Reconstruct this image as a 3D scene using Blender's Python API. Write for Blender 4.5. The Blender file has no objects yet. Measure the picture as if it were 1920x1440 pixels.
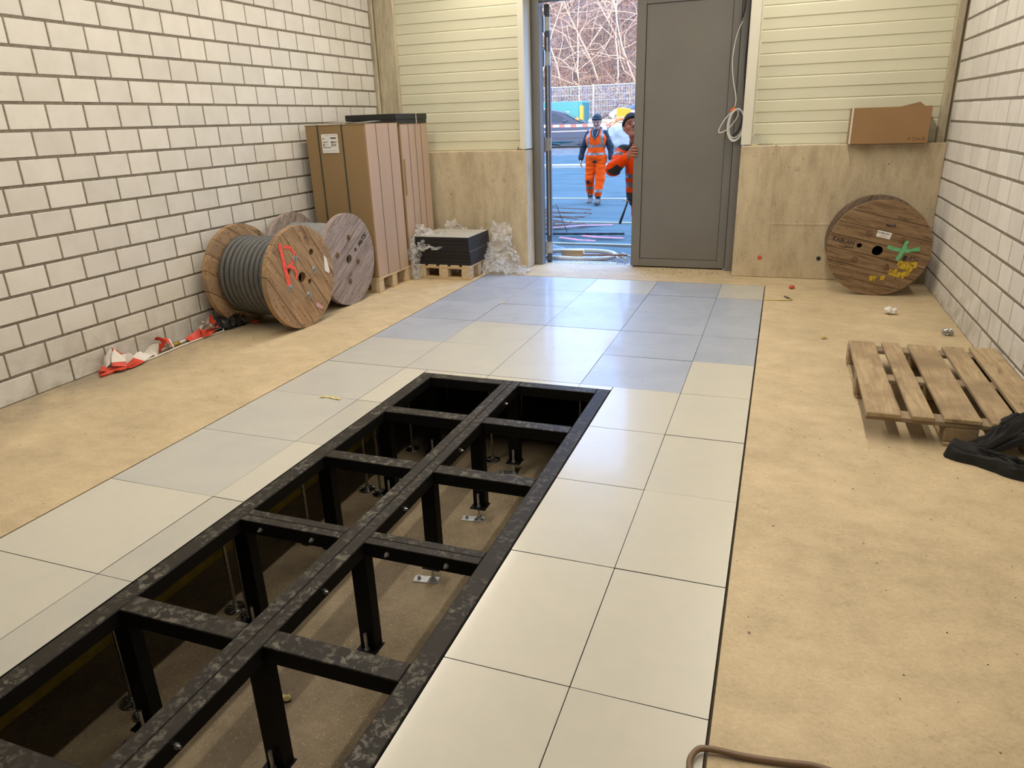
import bpy, math, random
import numpy as np
from mathutils import Vector, Matrix
from mathutils.geometry import tessellate_polygon

random.seed(7)
rng = np.random.default_rng(7)
S = bpy.context.scene
COL = S.collection
PI = math.pi

# ------------------------------------------------------------------ camera
CAM = np.array([2.83376, -3.94259, 1.51923])
CROT = (1.21522989, 0.0314638481, 0.347158822)
FPX = 1331.26
cd = bpy.data.cameras.new('camera')
cd.sensor_fit = 'HORIZONTAL'; cd.sensor_width = 36.0; cd.lens = FPX / 1920 * 36
cd.clip_start = 0.02; cd.clip_end = 400
cam = bpy.data.objects.new('camera', cd); COL.objects.link(cam)
cam.location = CAM; cam.rotation_euler = CROT
S.camera = cam

# ------------------------------------------------------------------ world, sun, ceiling lamps, exposure
W = bpy.data.worlds.new('overcast_sky'); S.world = W; W.use_nodes = True
bg = W.node_tree.nodes['Background']
bg.inputs[0].default_value = (0.28, 0.50, 1.0, 1); bg.inputs[1].default_value = 9.5
sd = bpy.data.lights.new('sun', 'SUN'); sd.energy = 11.0; sd.angle = 0.02; sd.color = (1.0, 0.86, 0.70)
sun = bpy.data.objects.new('sun', sd); COL.objects.link(sun)
sun.rotation_euler = Vector((-0.30, 1.0, -0.25)).to_track_quat('-Z', 'Y').to_euler()
LAMP_X, LAMP_X2, LAMP_Z = 2.86, 0.02, 3.46
ad = bpy.data.lights.new('lamp_row_light', 'AREA'); ad.shape = 'RECTANGLE'; ad.size = 0.10; ad.size_y = 6.6
ad.energy = 128; ad.color = (1.0, 0.915, 0.79)
for lx, pw_l in ((LAMP_X, 122), (LAMP_X2, 140)):
    if lx == LAMP_X2: ad = ad.copy()
    ad.energy = pw_l
    al = bpy.data.objects.new('lamp_row_light', ad); COL.objects.link(al)
    al.location = (lx, 0.05, LAMP_Z)
S.view_settings.view_transform = 'Standard'; S.view_settings.look = 'None'
S.view_settings.gamma = 1.0; S.view_settings.use_curve_mapping = False
S.view_settings.exposure = 0.0

# ------------------------------------------------------------------ helpers
def tag(o, label=None, cat=None, group=None, kind=None):
    if label: o['label'] = label
    if cat: o['category'] = cat
    if group: o['group'] = group
    if kind: o['kind'] = kind
    return o

def thing(name, label, cat, loc=(0, 0, 0), rz=0.0, group=None):
    o = bpy.data.objects.new(name, None); COL.objects.link(o)
    o.empty_display_size = 0.1
    o.location = loc; o.rotation_euler = (0, 0, rz)
    return tag(o, label, cat, group)

def link(name, me, parent=None, loc=None, rot=None):
    o = bpy.data.objects.new(name, me); COL.objects.link(o)
    if parent is not None: o.parent = parent
    if loc is not None: o.location = loc
    if rot is not None: o.rotation_euler = rot
    return o

def copy_tree(o, parent=None):
    c = o.copy(); COL.objects.link(c); c.parent = parent
    for ch in o.children: copy_tree(ch, c)
    return c

class MB:
    def __init__(s): s.v = []; s.f = []; s.m = []
    def add(s, vs, fs, mi=0):
        n = len(s.v); s.v.extend([tuple(map(float, p)) for p in vs])
        for f in fs: s.f.append([n + i for i in f]); s.m.append(mi)
        return s
    def box(s, lo, hi, mi=0, M=None):
        x0, y0, z0 = lo; x1, y1, z1 = hi
        vs = [(x0,y0,z0),(x1,y0,z0),(x1,y1,z0),(x0,y1,z0),(x0,y0,z1),(x1,y0,z1),(x1,y1,z1),(x0,y1,z1)]
        if M is not None: vs = [M @ Vector(p) for p in vs]
        return s.add(vs, [(0,3,2,1),(4,5,6,7),(0,1,5,4),(1,2,6,5),(2,3,7,6),(3,0,4,7)], mi)
    def cbox(s, lo, hi, c=0.004, mi=0, M=None):
        vs = []; idx = {}
        L = (lo, hi)
        for i in (0, 1):
            for j in (0, 1):
                for k in (0, 1):
                    for ax in range(3):
                        p = [L[i][0], L[j][1], L[k][2]]
                        sg = [1 - 2*i, 1 - 2*j, 1 - 2*k]
                        for a in range(3):
                            if a != ax: p[a] += sg[a] * c
                        idx[(i, j, k, ax)] = len(vs); vs.append(tuple(p))
        fs = []
        def g(i, j, k, ax): return idx[(i, j, k, ax)]
        fs += [(g(0,0,0,0), g(0,0,1,0), g(0,1,1,0), g(0,1,0,0)), (g(1,0,0,0), g(1,1,0,0), g(1,1,1,0), g(1,0,1,0))]
        fs += [(g(0,0,0,1), g(1,0,0,1), g(1,0,1,1), g(0,0,1,1)), (g(0,1,0,1), g(0,1,1,1), g(1,1,1,1), g(1,1,0,1))]
        fs += [(g(0,0,0,2), g(0,1,0,2), g(1,1,0,2), g(1,0,0,2)), (g(0,0,1,2), g(1,0,1,2), g(1,1,1,2), g(0,1,1,2))]
        for i in (0, 1):
            for j in (0, 1):
                fs.append((g(i,j,0,0), g(i,j,1,0), g(i,j,1,1), g(i,j,0,1)) if i != j else (g(i,j,0,1), g(i,j,1,1), g(i,j,1,0), g(i,j,0,0)))
                fs.append((g(i,0,j,0), g(i,1,j,0), g(i,1,j,2), g(i,0,j,2)) if i == j else (g(i,0,j,2), g(i,1,j,2), g(i,1,j,0), g(i,0,j,0)))
                fs.append((g(0,i,j,1), g(1,i,j,1), g(1,i,j,2), g(0,i,j,2)) if i != j else (g(0,i,j,2), g(1,i,j,2), g(1,i,j,1), g(0,i,j,1)))
        for i in (0, 1):
            for j in (0, 1):
                for k in (0, 1):
                    t = (g(i,j,k,0), g(i,j,k,1), g(i,j,k,2))
                    fs.append(t if (i + j + k) % 2 else t[::-1])
        if M is not None: vs = [M @ Vector(p) for p in vs]
        return s.add(vs, fs, mi)
    def cyl(s, a, b, ra, rb=None, n=14, mi=0, caps=True):
        a = np.array(a, float); b = np.array(b, float); rb = ra if rb is None else rb
        d = (b - a) / np.linalg.norm(b - a)
        u = np.cross(d, (0, 0, 1) if abs(d[2]) < 0.9 else (1, 0, 0)); u /= np.linalg.norm(u); w = np.cross(d, u)
        vs = []
        for c, r in ((a, ra), (b, rb)):
            for i in range(n):
                t = 2*PI*i/n; vs.append(c + r*(math.cos(t)*u + math.sin(t)*w))
        fs = [(i, (i+1) % n, n + (i+1) % n, n + i) for i in range(n)]
        if caps: fs += [tuple(range(n))[::-1], tuple(range(n, 2*n))]
        return s.add(vs, fs, mi)
    def tube(s, pts, r, n=8, closed=False, mi=0, flat=None):
        P = np.array(pts, float); N = len(P)
        rr = np.full(N, r) if np.isscalar(r) else np.array(r, float)
        T = np.zeros_like(P)
        if closed: T = np.roll(P, -1, 0) - np.roll(P, 1, 0)
        else:
            T[1:-1] = P[2:] - P[:-2]; T[0] = P[1] - P[0]; T[-1] = P[-1] - P[-2]
        T /= np.linalg.norm(T, axis=1)[:, None] + 1e-12
        u = np.cross(T[0], (0, 0, 1) if abs(T[0][2]) < 0.9 else (1, 0, 0)); u /= np.linalg.norm(u)
        vs = []
        for i in range(N):
            u = u - T[i] * (u @ T[i]); u /= np.linalg.norm(u) + 1e-12
            w = np.cross(T[i], u)
            for k in range(n):
                t = 2*PI*k/n
                vs.append(P[i] + rr[i]*(math.cos(t)*u + math.sin(t)*w*(flat or 1)))
        fs = []
        M = N if closed else N - 1
        for i in range(M):
            j = (i + 1) % N
            for k in range(n): fs.append((i*n+k, i*n+(k+1) % n, j*n+(k+1) % n, j*n+k))
        if not closed: fs += [tuple(range(n))[::-1], tuple(range((N-1)*n, N*n))]
        return s.add(vs, fs, mi)
    def prism(s, poly, x0, x1, holes=(), mi=0):
        """outline in the YZ plane extruded along X, with round or other holes cut through"""
        loops = [list(poly)] + [list(h) for h in holes]
        tri = tessellate_polygon([[Vector((0, p[0], p[1])) for p in l] for l in loops])
        flat = [p for l in loops for p in l]; n = len(flat)
        vs = [(x0, p[0], p[1]) for p in flat] + [(x1, p[0], p[1]) for p in flat]
        fs = []
        for t in tri:
            a, b, c = [flat[i] for i in t]
            ar = (b[0]-a[0])*(c[1]-a[1]) - (b[1]-a[1])*(c[0]-a[0])
            t = tuple(t) if ar > 0 else tuple(t)[::-1]
            fs.append(tuple(i + n for i in t)); fs.append(t[::-1])
        o = 0
        for l in loops:
            k = len(l)
            ar = sum(l[i][0]*l[(i+1) % k][1] - l[(i+1) % k][0]*l[i][1] for i in range(k))
            for i in range(k):
                a, b = o + i, o + (i+1) % k
                q = (a, b, b + n, a + n)
                fs.append(q if (ar > 0) == (l is loops[0]) else q[::-1])
            o += k
        return s.add(vs, fs, mi)
    def grid(s, fn, nu, nv, mi=0, thick=0.0):
        vs = [fn(i/(nu-1), j/(nv-1)) for j in range(nv) for i in range(nu)]
        fs = [(j*nu+i, j*nu+i+1, (j+1)*nu+i+1, (j+1)*nu+i) for j in range(nv-1) for i in range(nu-1)]
        return s.add(vs, fs, mi)
    def disc(s, c, r, n=16, axis='x', mi=0):
        vs = []
        for i in range(n):
            t = 2*PI*i/n; a, b = r*math.cos(t), r*math.sin(t)
            vs.append({'x': (c[0], c[1]+a, c[2]+b), 'y': (c[0]+a, c[1], c[2]+b), 'z': (c[0]+a, c[1]+b, c[2])}[axis])
        return s.add(vs, [tuple(range(n))], mi)
    def mesh(s, name, mats, smooth=False):
        me = bpy.data.meshes.new(name)
        me.from_pydata(s.v, [], s.f)
        mats = mats if isinstance(mats, (list, tuple)) else [mats]
        for m in mats: me.materials.append(m)
        if len(mats) > 1: me.polygons.foreach_set('material_index', s.m)
        if smooth: me.polygons.foreach_set('use_smooth', [True]*len(s.f))
        me.update(); return me
    def build(s, name, mats, parent=None, smooth=False, loc=None, rot=None):
        return link(name, s.mesh(name, mats, smooth), parent, loc, rot)

def np_mesh(name, V, F, mats, mi=None, smooth=True):
    me = bpy.data.meshes.new(name)
    V = np.asarray(V, np.float32); F = np.asarray(F, np.int32); k = F.shape[1]
    me.vertices.add(len(V)); me.vertices.foreach_set('co', V.ravel())
    me.loops.add(F.size); me.loops.foreach_set('vertex_index', F.ravel())
    me.polygons.add(len(F)); me.polygons.foreach_set('loop_start', np.arange(len(F), dtype=np.int32)*k)
    try: me.polygons.foreach_set('loop_total', np.full(len(F), k, np.int32))
    except Exception: pass
    mats = mats if isinstance(mats, (list, tuple)) else [mats]
    for m in mats: me.materials.append(m)
    if mi is not None: me.polygons.foreach_set('material_index', np.asarray(mi, np.int32))
    me.polygons.foreach_set('use_smooth', np.full(len(F), smooth))
    me.update(calc_edges=True); me.validate(); return me

# smooth value noise for shapes
_perm = np.random.default_rng(3).random((32, 32, 32))
def vn(p):
    p = np.asarray(p, float); i = np.floor(p).astype(int); f = p - i; f = f*f*(3-2*f)
    i &= 31; j = (i + 1) & 31
    x0, y0, z0 = i[..., 0], i[..., 1], i[..., 2]; x1, y1, z1 = j[..., 0], j[..., 1], j[..., 2]
    a, b, c = f[..., 0], f[..., 1], f[..., 2]; P = _perm
    return ((P[x0,y0,z0]*(1-a)+P[x1,y0,z0]*a)*(1-b)+(P[x0,y1,z0]*(1-a)+P[x1,y1,z0]*a)*b)*(1-c) + \
           ((P[x0,y0,z1]*(1-a)+P[x1,y0,z1]*a)*(1-b)+(P[x0,y1,z1]*(1-a)+P[x1,y1,z1]*a)*b)*c - 0.5

# distance-field bodies -> one continuous surface
class SDF:
    def __init__(s, k=0.02): s.p = []; s.k = k; s.disp = None
    def cone(s, a, b, ra, rb, k=None): s.p.append((np.array(a, float), np.array(b, float), ra, rb, k, None)); return s
    def ball(s, c, r, k=None):
        r = (r, r, r) if np.isscalar(r) else r
        s.p.append((np.array(c, float), None, np.array(r, float), None, k, None)); return s
    def mesh(s, name, mats, res, matfn=None, pad=0.03):
        lo = np.full(3, 1e9); hi = -lo
        for a, b, ra, rb, k, _ in s.p:
            if b is None: lo = np.minimum(lo, a - ra); hi = np.maximum(hi, a + ra)
            else:
                lo = np.minimum(lo, np.minimum(a - ra, b - rb)); hi = np.maximum(hi, np.maximum(a + ra, b + rb))
        lo -= pad; hi += pad
        n = np.ceil((hi - lo)/res).astype(int) + 1
        V = np.full(n, 0.5)
        for a, b, ra, rb, k, _ in s.p:
            kk = s.k if k is None else k
            if b is None: l, h = a - ra, a + ra
            else: l, h = np.minimum(a - ra, b - rb), np.maximum(a + ra, b + rb)
            m = kk + 3*res
            i0 = np.maximum(((l - m - lo)/res).astype(int), 0); i1 = np.minimum(((h + m - lo)/res).astype(int) + 2, n)
            sl = tuple(slice(p, q) for p, q in zip(i0, i1))
            G = np.stack(np.meshgrid(*[lo[d] + res*np.arange(i0[d], i1[d]) for d in range(3)], indexing='ij'), -1)
            if b is None:
                q = (G - a)/ra; L = np.linalg.norm(q, axis=-1)
                D = L*(L - 1)/(np.linalg.norm(q/ra, axis=-1) + 1e-9)
            else:
                ba = b - a; t = np.clip(((G - a)@ba)/(ba@ba + 1e-12), 0, 1)
                D = np.linalg.norm(G - a - t[..., None]*ba, axis=-1) - (ra + (rb - ra)*t)
            O = V[sl]; hh = np.clip(0.5 + 0.5*(O - D)/kk, 0, 1)
            V[sl] = O*(1-hh) + D*hh - kk*hh*(1-hh)
        if s.disp is not None:
            G = np.stack(np.meshgrid(*[lo[d] + res*np.arange(n[d]) for d in range(3)], indexing='ij'), -1)
            near = np.abs(V) < 0.09
            V[near] += s.disp(G[near])
        verts, quads = surface_net(V, lo, res)
        mi = None
        if matfn is not None: mi = matfn(verts[quads].mean(1))
        return np_mesh(name, verts, quads, mats, mi)

def surface_net(V, lo, res):
    ins = V < 0; n = np.array(V.shape)
    C = [(i, j, k) for i in (0, 1) for j in (0, 1) for k in (0, 1)]
    def sh(A, c): return A[c[0]:n[0]-1+c[0], c[1]:n[1]-1+c[1], c[2]:n[2]-1+c[2]]
    cnt = sum(sh(ins, c).astype(np.int8) for c in C)
    act = (cnt > 0) & (cnt < 8)
    idx = np.argwhere(act); vid = np.full(n - 1, -1, np.int64); vid[act] = np.arange(len(idx))
    acc = np.zeros((len(idx), 3)); w = np.zeros(len(idx))
    for c in C:
        for ax in range(3):
            if c[ax]: continue
            d = list(c); d[ax] = 1
            v0 = V[tuple((idx + c).T)]; v1 = V[tuple((idx + d).T)]
            cr = (v0 < 0) != (v1 < 0)
            t = np.where(cr, v0/(v0 - v1 + 1e-20), 0)
            p = np.tile(np.array(c, float), (len(idx), 1)); p[:, ax] += t
            acc[cr] += p[cr]; w[cr] += 1
    verts = lo + res*(idx + acc/w[:, None])
    quads = []
    for ax in range(3):
        a1, a2 = (ax+1) % 3, (ax+2) % 3
        s0 = [slice(1, -1)]*3; s0[ax] = slice(0, -1); s1 = list(s0); s1[ax] = slice(1, None)
        A, B = ins[tuple(s0)], ins[tuple(s1)]
        for flip in (False, True):
            e = np.argwhere(A & ~B if not flip else ~A & B)
            if not len(e): continue
            g = e + 1; g[:, ax] = e[:, ax]
            q = []
            for o1, o2 in ((-1, -1), (0, -1), (0, 0), (-1, 0)):
                h = g.copy(); h[:, a1] += o1; h[:, a2] += o2
                q.append(vid[tuple(h.T)])
            q = np.stack(q, 1)
            quads.append(q[:, ::-1] if flip else q)
    return verts, np.concatenate(quads)

# ------------------------------------------------------------------ materials
def newmat(name):
    m = bpy.data.materials.new(name); m.use_nodes = True
    nt = m.node_tree; return m, nt, nt.nodes['Principled BSDF']

def lnk(nt, a, b): nt.links.new(a, b)

def coords(nt, scale=(1, 1, 1), kind='Object', rnd=True):
    tc = nt.nodes.new('ShaderNodeTexCoord'); mp = nt.nodes.new('ShaderNodeMapping')
    mp.inputs['Scale'].default_value = scale
    out = tc.outputs[kind]
    if kind == 'World':
        pass
    if rnd:
        oi = nt.nodes.new('ShaderNodeObjectInfo'); ml = nt.nodes.new('ShaderNodeMath'); ml.operation = 'MULTIPLY'
        ml.inputs[1].default_value = 37.0
        lnk(nt, oi.outputs['Random'], ml.inputs[0])
        ad_ = nt.nodes.new('ShaderNodeVectorMath'); ad_.operation = 'ADD'
        lnk(nt, out, ad_.inputs[0]); lnk(nt, ml.outputs[0], ad_.inputs[1]); out = ad_.outputs[0]
    lnk(nt, out, mp.inputs['Vector']); return mp.outputs[0]

def noise(nt, vec, scale, detail=4, rough=0.55, dist=0.0):
    n = nt.nodes.new('ShaderNodeTexNoise'); lnk(nt, vec, n.inputs['Vector'])
    n.inputs['Scale'].default_value = scale; n.inputs['Detail'].default_value = detail
    n.inputs['Roughness'].default_value = rough; n.inputs['Distortion'].default_value = dist
    return n.outputs[0]

def ramp(nt, fac, p0, p1, c0=(0, 0, 0, 1), c1=(1, 1, 1, 1)):
    r = nt.nodes.new('ShaderNodeValToRGB'); lnk(nt, fac, r.inputs[0])
    r.color_ramp.elements[0].position = p0; r.color_ramp.elements[1].position = p1
    r.color_ramp.elements[0].color = c0; r.color_ramp.elements[1].color = c1
    return r.outputs[0]

def mix(nt, fac, a, b, mode='MIX'):
    m = nt.nodes.new('ShaderNodeMix'); m.data_type = 'RGBA'; m.blend_type = mode
    if isinstance(fac, float): m.inputs[0].default_value = fac
    else: lnk(nt, fac, m.inputs[0])
    for s_, x in ((6, a), (7, b)):
        if isinstance(x, tuple): m.inputs[s_].default_value = (*x[:3], 1)
        else: lnk(nt, x, m.inputs[s_])
    return m.outputs[2]

def bump(nt, bsdf, h, strength=0.3, dist=0.01):
    b = nt.nodes.new('ShaderNodeBump'); b.inputs['Strength'].default_value = strength; b.inputs['Distance'].default_value = dist
    lnk(nt, h, b.inputs['Height']); lnk(nt, b.outputs[0], bsdf.inputs['Normal'])

def plain(name, c, rough=0.5, metal=0.0, spec=0.5, var=0.10, scale=12, bmp=0.0, c2=None, lo=0.35, hi=0.65, stretch=(1, 1, 1), rnd=True, emit=None):
    m, nt, b = newmat(name)
    v = coords(nt, stretch, rnd=rnd); n = noise(nt, v, scale, 5)
    c2 = c2 or tuple(x*(1-var*2) for x in c)
    lnk(nt, mix(nt, ramp(nt, n, lo, hi), c2, c), b.inputs['Base Color'])
    b.inputs['Roughness'].default_value = rough; b.inputs['Metallic'].default_value = metal
    b.inputs['Specular IOR Level'].default_value = spec
    if bmp: bump(nt, b, n, bmp, 0.01)
    if emit:
        b.inputs['Emission Color'].default_value = (*emit[:3], 1); b.inputs['Emission Strength'].default_value = emit[3]
    return m

def wood(name, c, dark, grain_axis=1, rough=0.75, knots=True, contrast=1.0, stain=None):
    m, nt, b = newmat(name)
    sc = [1, 1, 1]; sc[grain_axis] = 0.09
    v = coords(nt, tuple(sc)); g = noise(nt, v, 42, 6, 0.65, 0.6)
    v2 = coords(nt, tuple(0.35 if i == grain_axis else 1 for i in range(3))); k = noise(nt, v2, 9, 5, 0.6)
    col = mix(nt, ramp(nt, g, 0.36, 0.62), dark, c)
    d2 = tuple(x*0.45 for x in dark)
    if knots: col = mix(nt, ramp(nt, k, 0.60, 0.74), col, d2)
    if stain:
        v3 = coords(nt, (1, 1, 1)); s_ = noise(nt, v3, 3.2, 6, 0.6)
        col = mix(nt, ramp(nt, s_, 0.45, 0.68), col, stain)
    lnk(nt, col, b.inputs['Base Color']); b.inputs['Roughness'].default_value = rough
    b.inputs['Specular IOR Level'].default_value = 0.25
    bump(nt, b, g, 0.35, 0.006)
    return m

def concrete(name, c, dark, rough=0.8, speck=True, sc=1.0, streak=(1, 1, 1), stain_amt=0.5):
    m, nt, b = newmat(name)
    v = coords(nt, (1, 1, 1), rnd=False); vs = coords(nt, streak, rnd=False)
    big = noise(nt, vs, 1.7*sc, 7, 0.62, 0.4); mid = noise(nt, vs, 9*sc, 6, 0.7); fine = noise(nt, v, 140*sc, 3, 0.7)
    col = mix(nt, ramp(nt, big, 0.34, 0.66), dark, c)
    col = mix(nt, mix(nt, stain_amt, (1, 1, 1), ramp(nt, mid, 0.30, 0.60, (0.55, 0.53, 0.5, 1))), (0, 0, 0), col, 'MIX') if False else mix(nt, float(stain_amt), col, ramp(nt, mid, 0.30, 0.62, (0.45, 0.43, 0.40, 1), (1, 1, 1, 1)), 'MULTIPLY')
    grain = noise(nt, vs, 75*sc, 6, 0.8, 0.3)
    col = mix(nt, 0.5, col, ramp(nt, grain, 0.34, 0.60, (0.70, 0.67, 0.62, 1), (1, 1, 1, 1)), 'MULTIPLY')
    if speck:
        fl = noise(nt, vs, 105*sc, 3, 0.6); fm = noise(nt, v, 2.6*sc, 4, 0.6)
        fk = nt.nodes.new('ShaderNodeMath'); fk.operation = 'MULTIPLY'; lnk(nt, ramp(nt, fl, 0.63, 0.69), fk.inputs[0]); lnk(nt, ramp(nt, fm, 0.42, 0.62, (0.12, 0.12, 0.12, 1), (0.85, 0.85, 0.85, 1)), fk.inputs[1])
        col = mix(nt, fk.outputs[0], col, tuple(x*0.42 for x in dark))
    col = mix(nt, 0.5, col, ramp(nt, fine, 0.3, 0.7, (0.78, 0.78, 0.78, 1), (1, 1, 1, 1)), 'MULTIPLY')
    if speck:
        sc2 = noise(nt, vs, 6.5*sc, 8, 0.75, 1.5); col = mix(nt, ramp(nt, sc2, 0.60, 0.72, (0, 0, 0, 1), (0.75, 0.75, 0.75, 1)), col, tuple(x*0.62 for x in dark))
    if speck:
        sp = noise(nt, v, 34*sc, 2, 0.5)
        col = mix(nt, ramp(nt, sp, 0.735, 0.76), col, tuple(x*0.25 for x in dark))
    lnk(nt, col, b.inputs['Base Color']); b.inputs['Roughness'].default_value = rough
    b.inputs['Specular IOR Level'].default_value = 0.3
    bump(nt, b, mid, 0.15, 0.004)
    return m

M = {}
def brickmat(name, c):
    m, nt, b = newmat(name)
    oi = nt.nodes.new('ShaderNodeObjectInfo'); v = coords(nt, (1, 1, 1))
    n = noise(nt, v, 6, 5, 0.6); f = noise(nt, v, 120, 3, 0.6)
    col = mix(nt, oi.outputs['Random'], tuple(x*0.93 for x in c), tuple(min(1, x*1.05) for x in c))
    col = mix(nt, 0.5, col, ramp(nt, n, 0.3, 0.6, (0.84, 0.83, 0.80, 1)), 'MULTIPLY')
    sp = noise(nt, v, 55, 2, 0.5); col = mix(nt, ramp(nt, sp, 0.76, 0.80), col, (0.25, 0.23, 0.20))
    ge = nt.nodes.new('ShaderNodeNewGeometry'); sx = nt.nodes.new('ShaderNodeSeparateXYZ'); lnk(nt, ge.outputs['Position'], sx.inputs[0])
    vw = nt.nodes.new('ShaderNodeVectorMath'); vw.operation = 'SCALE'; lnk(nt, ge.outputs['Position'], vw.inputs[0]); vw.inputs['Scale'].default_value = 1.0
    dn = noise(nt, vw.outputs[0], 4.5, 6, 0.65, 0.6); low = ramp(nt, sx.outputs[2], 0.02, 0.42, (1, 1, 1, 1), (0, 0, 0, 1))
    dm = nt.nodes.new('ShaderNodeMath'); dm.operation = 'MULTIPLY'; lnk(nt, ramp(nt, dn, 0.42, 0.68), dm.inputs[0]); lnk(nt, low, dm.inputs[1])
    col = mix(nt, dm.outputs[0], col, (0.36, 0.32, 0.26))
    lnk(nt, col, b.inputs['Base Color']); b.inputs['Roughness'].default_value = 0.85; b.inputs['Specular IOR Level'].default_value = 0.25
    bump(nt, b, f, 0.10, 0.003); return m
M['brick'] = brickmat('sand_lime_brick', (0.635, 0.61, 0.56))
M['mortar'] = plain('mortar', (0.215, 0.185, 0.14), 0.9, scale=60, var=0.18)
M['floor'] = concrete('floor_concrete', (0.655, 0.522, 0.328), (0.53, 0.42, 0.26), 0.62, streak=(0.75, 1.0, 1), stain_amt=0.35)
M['wallc'] = concrete('wall_concrete', (0.70, 0.59, 0.40), (0.56, 0.46, 0.305), 0.75, streak=(1.4, 1, 0.45), stain_amt=0.5)
M['colc'] = concrete('column_concrete', (0.62, 0.55, 0.40), (0.45, 0.39, 0.27), 0.8, sc=2.2, streak=(1.6, 1.6, 0.25), stain_amt=0.6)
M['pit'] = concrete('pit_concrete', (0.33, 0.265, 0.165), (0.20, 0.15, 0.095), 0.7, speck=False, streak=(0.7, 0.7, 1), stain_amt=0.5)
def pit_specks():
    nt = M['pit'].node_tree; b = nt.nodes['Principled BSDF']; src = b.inputs['Base Color'].links[0].from_socket
    v = coords(nt, (1, 1, 1), rnd=False); s_ = noise(nt, v, 95, 2, 0.5)
    lnk(nt, mix(nt, ramp(nt, s_, 0.60, 0.76), src, (0.42, 0.34, 0.21)), b.inputs['Base Color'])
pit_specks()
def wall_dirt():
    nt = M['floor'].node_tree; b = nt.nodes['Principled BSDF']; src = b.inputs['Base Color'].links[0].from_socket
    ge = nt.nodes.new('ShaderNodeNewGeometry'); sx = nt.nodes.new('ShaderNodeSeparateXYZ'); lnk(nt, ge.outputs['Position'], sx.inputs[0])
    n = noise(nt, ge.outputs['Position'], 3.2, 7, 0.68, 0.6)
    mr = nt.nodes.new('ShaderNodeMapRange'); lnk(nt, sx.outputs[0], mr.inputs[0]); mr.inputs[1].default_value = -1.42; mr.inputs[2].default_value = -0.85; mr.inputs[3].default_value = 1.0; mr.inputs[4].default_value = 0.0
    m = nt.nodes.new('ShaderNodeMath'); m.operation = 'MULTIPLY'; lnk(nt, mr.outputs[0], m.inputs[0]); lnk(nt, ramp(nt, n, 0.30, 0.60), m.inputs[1])
    lnk(nt, mix(nt, m.outputs[0], src, (0.24, 0.205, 0.15)), b.inputs['Base Color'])
wall_dirt()
M['pitwall'] = concrete('pit_wall_concrete', (0.17, 0.15, 0.12), (0.11, 0.095, 0.075), 0.85)
M['yellow'] = plain('yellow_paint', (0.42, 0.31, 0.03), 0.6, scale=9, var=0.2)
M['panel'] = plain('panel_lacquer', (0.63, 0.615, 0.46), 0.42, scale=1.2, var=0.03)
M['trim'] = plain('trim_lacquer', (0.66, 0.64, 0.53), 0.40, scale=2, var=0.03)
M['doorgrey'] = plain('door_lacquer', (0.168, 0.16, 0.142), 0.42, scale=2.5, var=0.04)
M['doordark'] = plain('door_seal', (0.02, 0.02, 0.02), 0.6)
M['anthra'] = plain('leaf_lacquer', (0.085, 0.09, 0.105), 0.4)
M['galv'] = plain('galvanised_steel', (0.60, 0.61, 0.62), 0.33, 0.9, scale=30, var=0.12)
M['chrome'] = plain('bright_steel', (0.66, 0.66, 0.66), 0.18, 1.0, scale=30, var=0.05)
M['rod'] = plain('dark_zinc_rod', (0.36, 0.35, 0.33), 0.3, 1.0, scale=60, var=0.15)
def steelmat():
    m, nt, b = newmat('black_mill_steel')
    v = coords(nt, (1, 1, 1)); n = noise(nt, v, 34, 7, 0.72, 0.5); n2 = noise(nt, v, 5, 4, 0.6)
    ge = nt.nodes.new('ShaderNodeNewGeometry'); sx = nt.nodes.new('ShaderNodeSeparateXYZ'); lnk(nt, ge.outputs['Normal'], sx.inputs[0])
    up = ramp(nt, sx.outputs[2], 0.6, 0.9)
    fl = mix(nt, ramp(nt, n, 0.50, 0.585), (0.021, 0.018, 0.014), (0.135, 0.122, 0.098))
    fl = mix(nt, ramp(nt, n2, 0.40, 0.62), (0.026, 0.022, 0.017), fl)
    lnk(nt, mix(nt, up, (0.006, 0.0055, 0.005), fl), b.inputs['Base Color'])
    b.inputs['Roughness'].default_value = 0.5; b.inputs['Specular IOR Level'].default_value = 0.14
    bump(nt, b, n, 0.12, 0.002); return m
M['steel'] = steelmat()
M['blackpaint'] = plain('black_leg_paint', (0.004, 0.004, 0.004), 0.5, spec=0.15, var=0.2)
def tilemat(name, c, haze, amt, rough, film):
    m, nt, b = newmat(name)
    v = coords(nt, (1, 1, 1)); n = noise(nt, v, 2.6, 6, 0.65, 0.8); n2 = noise(nt, v, 16, 6, 0.7); n3 = noise(nt, v, 60, 2, 0.5)
    oi = nt.nodes.new('ShaderNodeObjectInfo')
    col = mix(nt, ramp(nt, n, 0.40, 0.66), c, mix(nt, float(amt), c, haze))
    col = mix(nt, 0.07, col, ramp(nt, n2, 0.35, 0.6, (0.6, 0.6, 0.6, 1)), 'MULTIPLY')
    col = mix(nt, ramp(nt, n3, 0.79, 0.81), col, (0.16, 0.14, 0.11))
    col = mix(nt, 0.35, col, mix(nt, oi.outputs['Random'], (0.90, 0.90, 0.90), (1, 1, 1)), 'MULTIPLY')
    lnk(nt, col, b.inputs['Base Color'])
    r = nt.nodes.new('ShaderNodeMapRange'); lnk(nt, n2, r.inputs[0]); r.inputs[1].default_value = 0.3; r.inputs[2].default_value = 0.75
    r.inputs[3].default_value = film; r.inputs[4].default_value = film + 0.06; lnk(nt, r.outputs[0], b.inputs['Roughness'])
    b.inputs['Specular IOR Level'].default_value = 0.35 if rough < 0.11 else 0.9; b.inputs['Coat Weight'].default_value = 0.24; b.inputs['Coat Roughness'].default_value = rough; b.inputs['Coat IOR'].default_value = 1.45
    return m
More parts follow.
